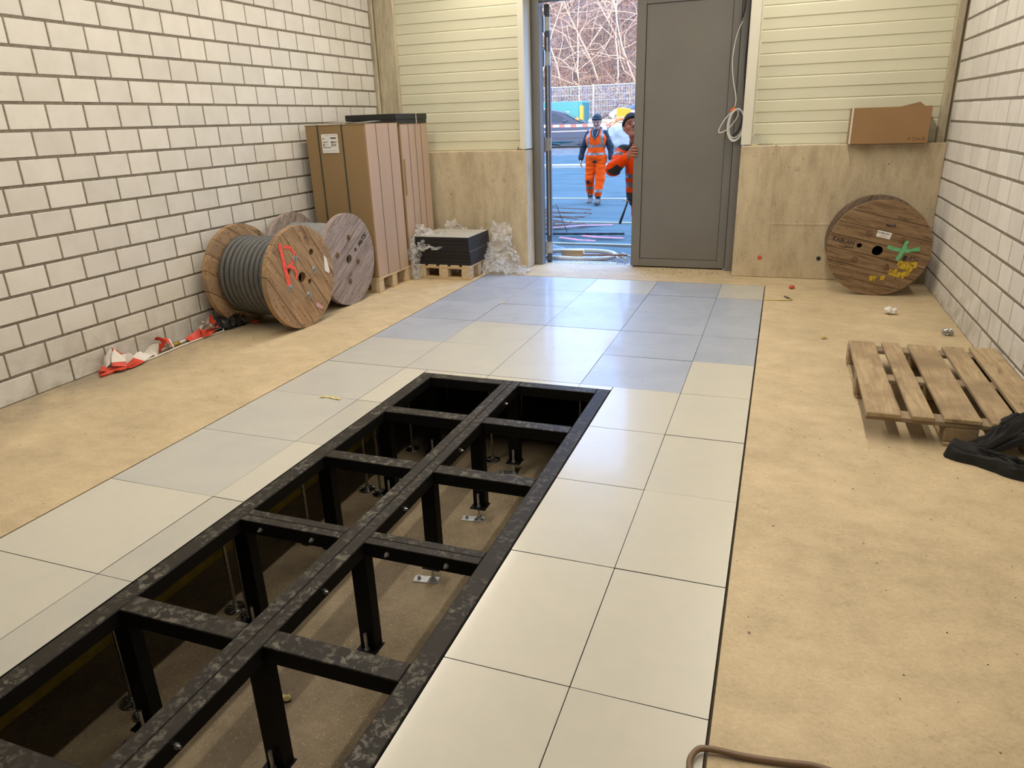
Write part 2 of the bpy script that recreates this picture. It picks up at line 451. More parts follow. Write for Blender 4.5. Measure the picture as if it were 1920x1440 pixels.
M['tile_c'] = tilemat('tile_cream', (0.545, 0.52, 0.435), (0.50, 0.485, 0.42), 0.5, 0.10, 0.30)
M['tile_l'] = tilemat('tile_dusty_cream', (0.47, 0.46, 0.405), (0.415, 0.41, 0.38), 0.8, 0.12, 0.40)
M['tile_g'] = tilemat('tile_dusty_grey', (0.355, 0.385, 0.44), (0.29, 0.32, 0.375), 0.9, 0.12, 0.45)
M['tile_d'] = tilemat('tile_scuffed_cream', (0.475, 0.455, 0.39), (0.42, 0.41, 0.37), 0.7, 0.10, 0.34)
M['edge'] = plain('black_edge_trim', (0.012, 0.012, 0.012), 0.5)
M['card'] = plain('cardboard', (0.27, 0.175, 0.08), 0.8, scale=3, var=0.05, stretch=(1, 1, 0.3))
M['card2'] = plain('cardboard_box_brown', (0.29, 0.165, 0.07), 0.75, scale=3, var=0.05)
M['card_lit'] = plain('cardboard_lit_face', (0.47, 0.335, 0.245), 0.8, scale=3, var=0.05, stretch=(1, 1, 0.3))  # carton board lightened to paint the light on the right faces
M['strap'] = plain('green_strap', (0.03, 0.045, 0.028), 0.4)
M['strapw'] = plain('pale_strap', (0.55, 0.55, 0.52), 0.4)
M['paper'] = plain('paper_white', (0.72, 0.70, 0.66), 0.7, var=0.04)
M['ink'] = plain('printed_ink', (0.05, 0.045, 0.04), 0.7)
M['inkgrey'] = plain('printed_grey', (0.28, 0.27, 0.25), 0.7)
M['inkbrown'] = plain('printed_brown', (0.13, 0.07, 0.03), 0.7)
M['black'] = plain('black_plastic', (0.012, 0.012, 0.013), 0.45)
M['panelblack'] = plain('black_panel_edge', (0.010, 0.010, 0.011), 0.5)
M['wood1'] = wood('reel_wood_tan', (0.42, 0.275, 0.15), (0.23, 0.14, 0.075), 1, stain=(0.25, 0.17, 0.105))
M['wood2'] = wood('reel_wood_greyed', (0.37, 0.305, 0.27), (0.20, 0.155, 0.14), 1)
M['wood3'] = wood('reel_wood_brown', (0.265, 0.175, 0.095), (0.14, 0.085, 0.045), 1)
M['wood3b'] = wood('reel_wood_dark', (0.22, 0.16, 0.11), (0.12, 0.085, 0.06), 1)
M['pal_old'] = wood('pallet_wood_weathered', (0.43, 0.325, 0.19), (0.30, 0.215, 0.12), 1, stain=(0.24, 0.17, 0.10))
M['pal_oldx'] = wood('pallet_wood_weathered_cross', (0.37, 0.285, 0.175), (0.26, 0.19, 0.115), 0, stain=(0.20, 0.15, 0.10))
M['pal_new'] = wood('pallet_wood_fresh', (0.62, 0.46, 0.26), (0.47, 0.33, 0.17), 0, knots=False)
M['pal_newy'] = wood('pallet_wood_fresh_y', (0.62, 0.50, 0.34), (0.47, 0.36, 0.22), 1, knots=False)
M['cable'] = plain('grey_cable_sheath', (0.085, 0.085, 0.08), 0.5, scale=20, var=0.1)
M['cablelt'] = plain('pale_grey_cable_sheath', (0.24, 0.24, 0.23), 0.5, scale=20, var=0.1)
M['rust'] = plain('rusty_washer', (0.24, 0.14, 0.07), 0.6, 0.3, scale=60, var=0.3)
M['zinc'] = plain('zinc_washer', (0.45, 0.45, 0.43), 0.4, 0.8, scale=60, var=0.15)
M['nail'] = plain('nail_dark', (0.035, 0.028, 0.022), 0.7)
def paintmat(name, c, cover=0.5):
    m, nt, b = newmat(name); v = coords(nt, (1, 1, 1)); n = noise(nt, v, 45, 6, 0.7, 0.5)
    b.inputs['Base Color'].default_value = (*c, 1); b.inputs['Roughness'].default_value = 0.6
    lnk(nt, ramp(nt, n, cover - 0.10, cover + 0.06), b.inputs['Alpha']); return m
M['pred'] = paintmat('red_spray', (0.85, 0.09, 0.06), 0.40)
M['pgreen'] = paintmat('green_spray', (0.13, 0.42, 0.20), 0.40)
M['pyellow'] = paintmat('yellow_spray', (0.52, 0.36, 0.02), 0.46)
M['stamp'] = paintmat('black_stamp', (0.02, 0.015, 0.01), 0.36)
M['pink'] = plain('pink_paper', (0.62, 0.36, 0.38), 0.7)
M['yellowpaper'] = plain('yellow_paper', (0.62, 0.52, 0.22), 0.7)
M['tapew'] = plain('white_barrier_tape', (0.70, 0.66, 0.60), 0.45, var=0.05)
M['taper'] = plain('red_barrier_tape', (0.62, 0.06, 0.03), 0.45, var=0.06)
M['cloth'] = plain('black_cloth', (0.011, 0.011, 0.011), 0.7, spec=0.3)
M['wcable'] = plain('white_cable', (0.72, 0.71, 0.66), 0.4, var=0.03)
M['orange'] = plain('orange_plastic', (0.75, 0.14, 0.03), 0.5)
M['redcap'] = plain('red_plug', (0.55, 0.09, 0.04), 0.5)
M['brcable'] = plain('brown_cable', (0.20, 0.125, 0.07), 0.5)
def filmmat(name='clear_film', lo=0.14, hi=0.85):
    m, nt, b = newmat(name); out = nt.nodes['Material Output']
    v = coords(nt, (1, 1, 1)); n = noise(nt, v, 38, 5, 0.7, 1.2); tr = nt.nodes.new('ShaderNodeBsdfTransparent'); tr.inputs[0].default_value = (0.95, 0.95, 0.95, 1)
    b.inputs['Base Color'].default_value = (0.74, 0.74, 0.73, 1); b.inputs['Roughness'].default_value = 0.12; b.inputs['Specular IOR Level'].default_value = 0.9
    bump(nt, b, n, 0.7, 0.02)
    mx = nt.nodes.new('ShaderNodeMixShader'); lnk(nt, ramp(nt, n, 0.36, 0.76, (lo, lo, lo, 1), (hi, hi, hi, 1)), mx.inputs[0])
    lnk(nt, tr.outputs[0], mx.inputs[1]); lnk(nt, b.outputs[0], mx.inputs[2]); lnk(nt, mx.outputs[0], out.inputs[0]); return m
M['film'] = filmmat()
M['filmbag'] = filmmat('clear_bag_film', 0.06, 0.4)
# outdoors
M['tarp'] = plain('blue_geotextile', (0.072, 0.092, 0.086), 0.9, spec=0.15, scale=3.5, var=0.10, stretch=(0.4, 2.2, 1))
M['tarpdark'] = plain('grey_folded_sheet', (0.030, 0.037, 0.037), 0.5, scale=5, var=0.2)
M['white'] = plain('white_strip', (0.42, 0.33, 0.24), 0.6, var=0.03)
M['hosew'] = plain('white_hose', (0.62, 0.62, 0.60), 0.5, var=0.04)
M['earth'] = plain('gravel_ground', (0.15, 0.105, 0.075), 0.9, scale=18, var=0.25)
M['yard'] = plain('yard_ground', (0.13, 0.095, 0.07), 0.9, scale=4, var=0.2)
M['grass'] = plain('dry_grass', (0.46, 0.28, 0.11), 0.9, scale=6, c2=(0.22, 0.125, 0.05), bmp=0.6)
M['hill'] = plain('leaf_litter', (0.20, 0.10, 0.055), 0.95, scale=2.5, c2=(0.045, 0.026, 0.017), bmp=0.8)
M['twig1'] = plain('pale_twig', (0.42, 0.25, 0.145), 0.85, scale=5, var=0.2)
M['twig2'] = plain('brown_twig', (0.24, 0.115, 0.065), 0.85, scale=5, var=0.2)
M['twig3'] = plain('dark_twig', (0.09, 0.055, 0.04), 0.9, scale=5, var=0.2)
M['trunk'] = plain('pale_bark', (0.44, 0.28, 0.17), 0.85, scale=8, var=0.2, stretch=(1, 1, 0.3))
M['carpaint'] = plain('slate_blue_car_paint', (0.05, 0.058, 0.080), 0.25, 0.4, var=0.02)
M['carglass'] = plain('car_glass', (0.03, 0.035, 0.04), 0.06, 0.0, 0.9, var=0.02)
M['rubber'] = plain('rubber', (0.02, 0.02, 0.02), 0.8)
M['teal'] = plain('teal_container_paint', (0.012, 0.125, 0.110), 0.5, var=0.08)
M['tealdark'] = plain('teal_dark_paint', (0.008, 0.055, 0.045), 0.5, var=0.08)
M['hivis'] = plain('hi_vis_orange', (0.78, 0.062, 0.002), 0.85, spec=0.08, scale=9, var=0.05)
M['reflect'] = plain('reflective_band', (0.19, 0.135, 0.10), 0.35, 0.2, var=0.04)
M['navy'] = plain('navy_fleece', (0.016, 0.016, 0.018), 0.9, scale=14, var=0.2)
M['charcoal'] = plain('charcoal_patch', (0.02, 0.018, 0.016), 0.85)
M['skin'] = plain('skin', (0.44, 0.185, 0.10), 0.5, scale=22, var=0.07)
M['skin2'] = plain('skin_ruddy', (0.40, 0.155, 0.085), 0.5, scale=22, var=0.08)
M['boot'] = plain('grey_boot', (0.15, 0.10, 0.07), 0.7, scale=14, var=0.25)
M['sole'] = plain('boot_sole', (0.05, 0.045, 0.045), 0.8)
M['beanie'] = plain('black_knit', (0.014, 0.015, 0.014), 0.9)
M['eye'] = plain('eye_dark', (0.03, 0.02, 0.018), 0.3)
M['brow'] = plain('brow_hair', (0.10, 0.06, 0.04), 0.8)
M['rebar'] = plain('rusty_rebar', (0.26, 0.10, 0.05), 0.8, scale=40, var=0.2)
M['spraypink'] = paintmat('pink_spray_line', (0.75, 0.10, 0.12), 0.46)
M['timber'] = wood('scrap_timber', (0.60, 0.46, 0.32), (0.42, 0.30, 0.20), 0, knots=False)
M['bagdark'] = plain('dark_bag', (0.025, 0.025, 0.03), 0.4)
M['bigbag'] = plain('white_big_bag', (0.36, 0.27, 0.20), 0.7, bmp=0.3, scale=6)
M['sign'] = plain('yellow_board', (0.45, 0.20, 0.006), 0.6)
M['lampw'] = plain('lamp_housing', (0.75, 0.75, 0.74), 0.5)
M['facade'] = plain('facade_render', (0.34, 0.32, 0.29), 0.8)
M['ceil'] = concrete('ceiling_concrete', (0.55, 0.53, 0.48), (0.45, 0.43, 0.39), 0.85)

# ================================================================== THE ROOM
XL, XR, YB, YF, ZC = -1.42, 4.15, 3.36, -7.0, 3.60
TX1, TY1, TY0, PITZ = 2.785, 2.97, -4.80, -0.60

def cam_px(P):
    rx, ry, rz = CROT
    cx, sx, cy, sy, cz, sz = math.cos(rx), math.sin(rx), math.cos(ry), math.sin(ry), math.cos(rz), math.sin(rz)
    R = np.array([[cz,-sz,0],[sz,cz,0],[0,0,1]]) @ np.array([[cy,0,sy],[0,1,0],[-sy,0,cy]]) @ np.array([[1,0,0],[0,cx,-sx],[0,sx,cx]])
    d = (np.asarray(P, float) - CAM) @ R
    w = -d[:, 2]
    return np.stack([960 + FPX*d[:, 0]/w, 720 - FPX*d[:, 1]/w, w], 1)

# floor slab around the pit (one slab with a rectangular opening)
b = MB()
b.box((XL-0.3, YF-0.2, -0.75), (-0.008, 3.62, 0)); b.box((TX1+0.008, YF-0.2, -0.75), (XR+0.3, 3.62, 0))
b.box((-0.008, TY1+0.008, -0.75), (TX1+0.008, 3.62, 0)); b.box((-0.008, YF-0.2, -0.75), (TX1+0.008, TY0-0.008, 0))
floor = b.build('floor', M['floor']); tag(floor, 'bare beige concrete floor slab around the tiled pit', 'floor', kind='structure')
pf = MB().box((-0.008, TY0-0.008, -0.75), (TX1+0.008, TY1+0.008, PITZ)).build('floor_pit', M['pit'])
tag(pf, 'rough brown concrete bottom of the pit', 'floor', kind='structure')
yb_ = MB().cbox((0.19, TY0+0.01, PITZ), (0.235, TY1-0.01, PITZ+0.15), 0.006).build('trim_1', M['yellow'])
tag(yb_, 'yellow painted kerb strip along the left side of the pit bottom', 'kerb', kind='structure')

# raised floor tiles
fr = thing('floor_raised', 'glossy raised floor of square cream and grey panels', 'floor'); fr['kind'] = 'structure'
FX0, FX1, FY1 = 0.768, 2.002, -0.058
tile_cache = {}
def tile_mesh(w, h, mk):
    key = (round(w, 4), round(h, 4), mk)
    if key not in tile_cache:
        t = MB(); g = 0.0008; t.cbox((g, g, -0.038), (w-g, h-g, 0.0), 0.0007, 1)
        # top face gets the laminate, everything else the black edge
        me = t.mesh('tile', [M[mk], M['edge']])
        for p in me.polygons:
            if p.normal.z > 0.9: p.material_index = 0
        tile_cache[key] = me
    return tile_cache[key]
xs = [0, 0.6, 1.2, 1.8, 2.4, TX1]
rows = [TY1, 2.4, 1.8, 1.2, 0.6, 0.0] + [-0.6*k for k in range(1, 9)]
GREY = {(0, r): 'tile_g' for r in range(0, 2)}
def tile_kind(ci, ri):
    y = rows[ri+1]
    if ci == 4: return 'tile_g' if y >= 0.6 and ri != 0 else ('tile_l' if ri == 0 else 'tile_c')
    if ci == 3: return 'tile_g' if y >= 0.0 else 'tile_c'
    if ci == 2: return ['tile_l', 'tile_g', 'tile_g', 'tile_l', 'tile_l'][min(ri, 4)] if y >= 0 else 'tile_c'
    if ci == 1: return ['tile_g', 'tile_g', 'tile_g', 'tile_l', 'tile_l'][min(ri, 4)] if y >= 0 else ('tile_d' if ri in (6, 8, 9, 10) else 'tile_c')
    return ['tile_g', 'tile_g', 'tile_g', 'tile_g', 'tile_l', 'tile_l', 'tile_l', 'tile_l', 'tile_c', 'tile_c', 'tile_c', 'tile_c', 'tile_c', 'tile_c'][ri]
def put_tile(x0, x1, y0, y1, mk):
    o = link('tile', tile_mesh(x1-x0, y1-y0, mk), fr, (x0, y0, random.uniform(-0.0006, 0.0006)))
    o.rotation_euler = (random.uniform(-1, 1)*0.0016, random.uniform(-1, 1)*0.0016, 0)
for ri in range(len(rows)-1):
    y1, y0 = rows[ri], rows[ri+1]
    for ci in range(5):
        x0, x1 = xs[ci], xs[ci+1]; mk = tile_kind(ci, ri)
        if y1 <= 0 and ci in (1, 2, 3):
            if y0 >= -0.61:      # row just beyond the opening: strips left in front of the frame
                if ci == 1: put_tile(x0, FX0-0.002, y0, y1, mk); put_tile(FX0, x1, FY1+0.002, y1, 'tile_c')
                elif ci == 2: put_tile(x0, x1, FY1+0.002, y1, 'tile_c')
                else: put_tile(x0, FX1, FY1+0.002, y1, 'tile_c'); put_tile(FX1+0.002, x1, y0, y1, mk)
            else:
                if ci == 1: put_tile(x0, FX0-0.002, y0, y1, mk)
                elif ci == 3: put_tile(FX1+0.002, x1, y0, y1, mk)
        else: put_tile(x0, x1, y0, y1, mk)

# brick walls -----------------------------------------------------------
def brick_wall(name, x, side, pitch, phase, y_end, jv, jh, label):
    base = MB()
    if side > 0: base.box((x-0.25, YF-0.2, -0.05), (x-0.0045, y_end, ZC)).box((x-0.25, y_end, -0.05), (x-0.02, 3.75, ZC))
    else: base.box((x+0.0022, YF-0.2, -0.05), (x+0.25, y_end, ZC)).box((x+0.02, y_end, -0.05), (x+0.25, 3.75, ZC))
    wall = base.build(name, M['mortar']); tag(wall, label, 'wall', kind='structure')
    H = 0.1551; cells = []
    for c in range(int(ZC/H)+1):
        z0 = c*H + jh/2; z1 = min((c+1)*H - jh/2, ZC)
        if z1 - z0 < 0.03: continue
        if c == 0: z0 = 0.004
        ph = phase if c % 2 == 0 else phase + pitch/2
        k0 = int(math.floor((YF - ph)/pitch))
        y = ph + k0*pitch
        while y < y_end:
            a, e = max(y + jv/2, YF), min(y + pitch - jv/2, y_end)
            if e - a > 0.03: cells.append((a, e, z0, z1))
            y += pitch
    area = []
    for a, e, z0, z1 in cells:
        q = cam_px([(x, a, z0), (x, e, z0), (x, e, z1), (x, a, z1)])
        if (q[:, 2] < 0.2).any(): area.append(-1); continue
        inside = ((q[:, 0] > -40) & (q[:, 0] < 1960) & (q[:, 1] > -40) & (q[:, 1] < 1480)).any()
        A = 0.5*abs(sum(q[i, 0]*q[(i+1) % 4, 1] - q[(i+1) % 4, 0]*q[i, 1] for i in range(4)))
        area.append(A if inside else -1)
    order = np.argsort(area)[::-1]
    single = [i for i in order[:300] if area[i] > 0]; ss = set(single)
    cache = {}; rest = MB(); r = random.Random(5)
    for i, (a, e, z0, z1) in enumerate(cells):
        dx = r.uniform(-0.0012, 0.0012)
        lo, hi = ((-0.012, 0, 0), (0.0, e-a, z1-z0)) if side > 0 else ((0.0, 0, 0), (0.012, e-a, z1-z0))
        if i in ss:
            key = (round(e-a, 3), round(z1-z0, 3))
            if key not in cache: cache[key] = MB().cbox(lo, hi, 0.003).mesh('brick', M['brick'])
            link('brick', cache[key], wall, (x + dx, a, z0))
        else: rest.box((x+dx+lo[0], a, z0), (x+dx+hi[0], e, z1))
    if rest.v: tag(rest.build('brick_remainder', M['brick'], wall), kind='stuff')
    return wall
brick_wall('wall_left', XL, 1, 0.2655, -0.006, 3.45, 0.012, 0.017, 'long wall of pale sand-lime bricks behind the cable reels')
brick_wall('wall_right', XR, -1, 0.2575, 2.045, 3.40, 0.010, 0.016, 'wall of pale bricks with thin upright joints beside the worn pallet')

# ceiling and rear wall (out of view, close the room)
tag(MB().box((XL-0.25, YF-0.2, ZC), (XR+0.25, 3.9, ZC+0.25)).build('ceiling', M['ceil']), 'flat concrete ceiling over the hall', 'ceiling', kind='structure')
tag(MB().box((XL-0.25, YF-0.25, -0.05), (XR+0.25, YF, ZC)).build('wall_front', M['ceil']), 'rear concrete wall of the hall', 'wall', kind='structure')

# back wall -------------------------------------------------------------
DX0, DX1 = 0.335, 2.455        # door opening
bw = MB()
bw.box((XL-0.25, 3.40, -0.05), (DX0-0.02, 3.74, 1.19)); bw.box((DX1+0.03, 3.40, -0.05), (XR+0.25, 3.74, 1.19))
bw.box((XL-0.25, 3.561, 1.19), (DX0-0.02, 3.75, ZC)); bw.box((DX1+0.03, 3.561, 1.19), (XR+0.25, 3.75, ZC))
bw.box((DX0-0.02, 3.60, 2.72), (DX1+0.03, 3.75, ZC))
wb = bw.build('wall_back', M['wallc']); tag(wb, 'end wall with concrete plinth below ribbed cream cladding around the doorway', 'wall', kind='structure')
def slab(x0, x1, z0, z1, y0=YB, y1=3.60):
    MB().cbox((x0, y0, z0), (x1, y1, z1), 0.006).build('concrete_panel', M['wallc'], wb)
slab(XL, -0.140, 0.0, 1.225); slab(-0.130, DX0, 0.0, 1.225)
slab(DX1+0.005, 2.765, 0.0, 1.225); slab(2.775, XR, 0.522, 1.225); slab(2.775, XR, 0.0, 0.514)
# narrow raised joints between the cast panels
for lo, hi in (((-0.147, YB-0.003, 0.35), (-0.123, YB+0.01, 1.22)), ((2.758, YB-0.003, 0), (2.782, YB+0.01, 1.22)), ((2.782, YB-0.003, 0.508), (XR, YB+0.01, 0.528))):
    MB().cbox(lo, hi, 0.002).build('joint_bead', M['wallc'], wb)
# tie-hole plugs and anchors
def ring(x, z, r, mat, name='tie_plug', hole=None):
    o = MB().cyl((x, YB+0.004, z), (x, YB-0.003, z), r, r*0.85, 20).build(name, M[mat], wb)
    if hole: MB().cyl((x, YB-0.0025, z), (x, YB-0.0045, z), hole, hole, 16).build('anchor_hole', M['black'], o)
    return o
for x, z in ((-0.56, 1.05), (-0.05, 0.93), (0.08, 0.93), (2.97, 1.02)): ring(x, z, 0.024, 'colc')
ring(2.712, 0.19, 0.024, 'redcap', 'red_plug'); ring(3.24, 0.20, 0.028, 'zinc', 'anchor_ring', 0.017)
# ribbed cladding: one extruded profile per board
def clad(x0, x1):
    P = 0.196; z = 1.225; k = 0
    while z < ZC:
        prof = [(3.56, 0), (3.512, 0), (3.512, 0.004), (3.506, 0.008), (3.506, 0.092), (3.499, 0.100), (3.499, P-0.010), (3.506, P-0.006), (3.508, P-0.001), (3.56, P-0.001)]
        h = min(P, ZC - z)
        if h < P: break
        MB().prism([(y, zz) for y, zz in prof][::-1], x0, x1).build('cladding_panel', M['panel'], wb, loc=(0, 0, z))
        z += P
clad(-1.135, 0.275); clad(2.52, 4.075)
# lacquered cover strips beside the opening
def strip(lo, hi, name='cover_strip', mat='trim'): return MB().cbox(lo, hi, 0.004).build(name, M[mat], wb)
strip((0.268, 3.37, 1.235), (DX0, 3.60, ZC)); strip((DX1, 3.37, 1.235), (2.545, 3.60, ZC))
strip((2.545, 3.49, 1.229), (2.56, 3.52, ZC))
# columns in the two corners
def column(n, x0, x1, y0, label, g):
    c = MB(); w = x1 - x0
    c.cbox((x0, y0, 0), (x0+w*g-0.006, y0+0.14, ZC), 0.008); c.cbox((x0+w*g+0.006, y0+0.012, 0), (x1, y0+0.14, ZC), 0.008); c.box((x0+0.01, y0+0.03, 0), (x1-0.01, y0+0.14, ZC))
    tag(c.build('trim_%d' % n, M['colc']), label, 'column', kind='structure')
column(2, -1.44, -1.135, 3.455, 'board-marked concrete column in the corner above the tall cartons', 0.22)
column(3, 4.075, 4.30, 3.44, 'narrow concrete column in the corner right of the open brown carton', 0.32)
# fixings and dust on the plinth ledge
tag(MB().cbox((2.46, 3.37, 1.225), (3.3, 3.5, 1.228), 0.001).build('ledge_dust', M['trim'], wb), kind=None)

# unseen facade and roof slab, added and sized to shade the yard
fc = MB()
fc.box((-16, 3.75, 3.2), (18, 4.0, 5.6)); fc.box((-16, 3.75, -0.3), (XL-0.25, 4.0, 3.2)); fc.box((XR+0.25, 3.75, -0.3), (18, 4.0, 3.2))
fc.box((-16, -7.2, 5.45), (18, 4.0, 5.6)); fc.box((XL-0.25, 3.75, 2.72), (XR+0.25, 4.0, 3.2))
fc.box((XL-0.25, 3.75, -0.3), (DX0-0.02, 3.9, 2.72)); fc.box((DX1+0.02, 3.75, -0.3), (XR+0.25, 3.9, 2.72))
tag(fc.build('wall_shade_facade', M['facade']), 'unseen outer wall and roof added around the doorway to shade the yard', 'wall', kind='structure')

# ------------------------------------------------------------------ door
dr = thing('door_1', 'grey metal double door, one leaf closed and one swung outwards', 'door', (DX0, 3.60, 0)); dr['kind'] = 'structure'
def dpart(mb, name, mat, parent=None):
    o = mb.build(name, M[mat], parent or dr, loc=(-DX0, -3.60, 0) if parent is None else (0, 0, 0)); return o
f_ = MB(); DT = 2.615
f_.cbox((DX0+0.002, 3.575, 0), (0.428, 3.70, DT+0.09), 0.004); dpart(f_, 'jamb', 'doorgrey')
dpart(MB().cbox((2.372, 3.60, 0), (DX1-0.002, 3.70, DT+0.09), 0.004), 'jamb', 'doorgrey')
dpart(MB().cbox((0.428, 3.60, DT), (2.372, 3.70, DT+0.09), 0.004), 'header', 'doorgrey')
# closed leaf: stiles, rails, recessed sheet
LX0, LX1, LZ0, LZ1, LY = 1.397, 2.365, 0.012, 2.605, 3.650
lf = MB()
leaf = MB().cbox((LX0+0.093, LY+0.012, LZ0+0.08), (LX1-0.078, LY+0.05, LZ1-0.09), 0.002).build('leaf_panel', M['doorgrey'], dr, loc=(-DX0, -3.60, 0))
for nm, lo, hi in (('stile', (LX0, LY, LZ0), (LX0+0.09, LY+0.06, LZ1)), ('stile', (LX1-0.075, LY, LZ0), (LX1, LY+0.06, LZ1)),
                   ('rail', (LX0+0.09, LY, LZ0), (LX1-0.075, LY+0.06, LZ0+0.077)), ('rail', (LX0+0.09, LY, LZ1-0.087), (LX1-0.075, LY+0.06, LZ1))):
    dpart(MB().cbox(lo, hi, 0.002), nm, 'doorgrey', leaf)
for lo, hi in (((LX0+0.089, LY+0.006, LZ0+0.077), (LX0+0.094, LY+0.02, LZ1-0.087)), ((LX1-0.079, LY+0.006, LZ0+0.077), (LX1-0.0745, LY+0.02, LZ1-0.087)),
               ((LX0+0.09, LY+0.006, LZ0+0.076), (LX1-0.075, LY+0.02, LZ0+0.081))):
    dpart(MB().box(lo, hi), 'glazing_seal', 'doordark', leaf)
dpart(MB().box((LX0+0.02, LY+0.02, 0.001), (LX1-0.01, LY+0.05, LZ0)), 'floor_seal', 'doordark', leaf)
dpart(MB().cbox((2.3665, 3.66, 0.0), (2.3715, 3.69, LZ1), 0.001), 'edge_seal', 'doordark')
# open leaf swung outwards past the jamb
ol = bpy.data.objects.new('open_leaf', None); COL.objects.link(ol); ol.parent = dr
ol.location = (0.437-DX0, 3.72-3.60, 0); ol.rotation_euler = (0, 0, math.radians(106.3))
tag(ol, 'dark grey open door leaf seen edge-on with steel hinges')
MB().cbox((0.012, -0.055, LZ0), (0.965, 0.0, LZ1), 0.003).build('leaf_body', M['anthra'], ol)
MB().cbox((0.0095, -0.036, 0.30), (0.0125, -0.022, 2.3), 0.0005).build('lock_strip', M['galv'], ol)
for z in (2.36, 2.04, 1.20, 0.10): MB().cbox((0.002, -0.060, z), (0.013, -0.004, z+0.13), 0.003).build('hinge_plate', M['galv'], ol)
for z in (2.36, 2.04, 1.20, 0.10): MB().cyl((-0.004, 0.006, z-0.012), (-0.004, 0.006, z+0.142), 0.010).build('hinge_pin', M['chrome'], ol)
# drain grate in the threshold
gr = thing('drain_grate', 'galvanised slotted drain grate across the doorway threshold', 'grate', (1.40, 3.79, 0.0))
MB().box((-1.06, -0.07, -0.05), (1.06, 0.07, -0.03)).build('channel', M['black'], gr)
e_ = MB(); e_.cbox((-1.06, -0.07, -0.03), (1.06, -0.055, 0.002), 0.001); e_.cbox((-1.06, 0.055, -0.03), (1.06, 0.07, 0.002), 0.001); e_.cbox((-1.06, -0.006, -0.03), (1.06, 0.006, 0.001), 0.001)
e_.build('edge_rail', M['galv'], gr)
e_ = MB()
for k in range(72): e_.box((-1.05+k*0.0292, -0.055, -0.012), (-1.05+k*0.0292+0.013, 0.055, 0.0))
e_.build('grate_bars', M['galv'], gr)
tag(MB().box((DX0, 3.62, -0.2), (DX1, 3.72, -0.002)).build('floor_threshold', M['floor']), 'concrete door sill under the grey door', 'floor', kind='structure')

# ceiling lamp battens in two rows
for lx, side in ((LAMP_X, 'right'), (LAMP_X2, 'left')):
    for k in range(5):
        y = -2.6 + k*1.33
        t = thing('ceiling_lamp', 'white batten lamp in the %s-hand row under the ceiling' % side, 'lamp', (lx, y, LAMP_Z), group='batten lamps of the %s-hand row' % side)
        MB().cbox((-0.075, -0.64, 0.012), (0.075, 0.64, 0.075), 0.006).build('housing', M['lampw'], t)
        for hy in (-0.4, 0.4): MB().cyl((0, hy, 0.07), (0, hy, 0.14), 0.01).build('hanger', M['galv'], t)

# ================================================================== STEEL FRAME IN THE PIT
sf = thing('steel_frame', 'black welded steel floor frame on legs standing in the open pit', 'frame', (1.385, -1.9, PITZ))
OFF = (-1.385, 1.9, -PITZ)
def fpart(mb, name, mat, parent=None, smooth=False): return mb.build(name, M[mat], parent or sf, smooth, loc=OFF if parent is None else (0, 0, 0))
BH = 0.062; YN = -4.30
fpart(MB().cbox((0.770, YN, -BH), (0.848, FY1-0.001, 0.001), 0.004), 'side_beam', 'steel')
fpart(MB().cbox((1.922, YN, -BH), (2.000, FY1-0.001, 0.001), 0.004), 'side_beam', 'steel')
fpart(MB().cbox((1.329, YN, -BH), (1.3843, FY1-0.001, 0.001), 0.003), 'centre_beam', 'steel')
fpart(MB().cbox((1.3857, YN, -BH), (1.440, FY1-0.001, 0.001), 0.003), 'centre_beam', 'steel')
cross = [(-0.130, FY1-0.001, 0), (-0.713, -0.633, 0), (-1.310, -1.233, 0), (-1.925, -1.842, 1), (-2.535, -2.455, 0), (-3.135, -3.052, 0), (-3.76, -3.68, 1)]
BAYS = ((0.8485, 1.3285), (1.4405, 1.9215))
for y0, y1, dbl in cross:
    for x0, x1 in BAYS:
        if dbl:
            ym = (y0 + y1)/2
            for a, c in ((y0, ym-0.0008), (ym+0.0008, y1)):
                q = fpart(MB().cbox((x0, a, -BH), (x1, c, 0.0005), 0.002), 'cross_beam', 'steel')
            for bx in (x0+0.10, x1-0.13):
                fpart(MB().cyl((bx, y0+0.001, -0.032), (bx, y0-0.007, -0.032), 0.010, 0.010, 6).cyl((bx, y0-0.006, -0.032), (bx, y0-0.018, -0.032), 0.005), 'bolt', 'galv')
        else: fpart(MB().cbox((x0, y0, -BH), (x1, y1, 0.0005), 0.003), 'cross_beam', 'steel')
for y in (-1.0, -0.35, -2.2, -1.6, -2.9):
    fpart(MB().cyl((1.439, y, -0.032), (1.447, y, -0.032), 0.010, 0.010, 6).cyl((1.446, y, -0.032), (1.456, y, -0.032), 0.005), 'bolt', 'galv')
r_ = random.Random(11)
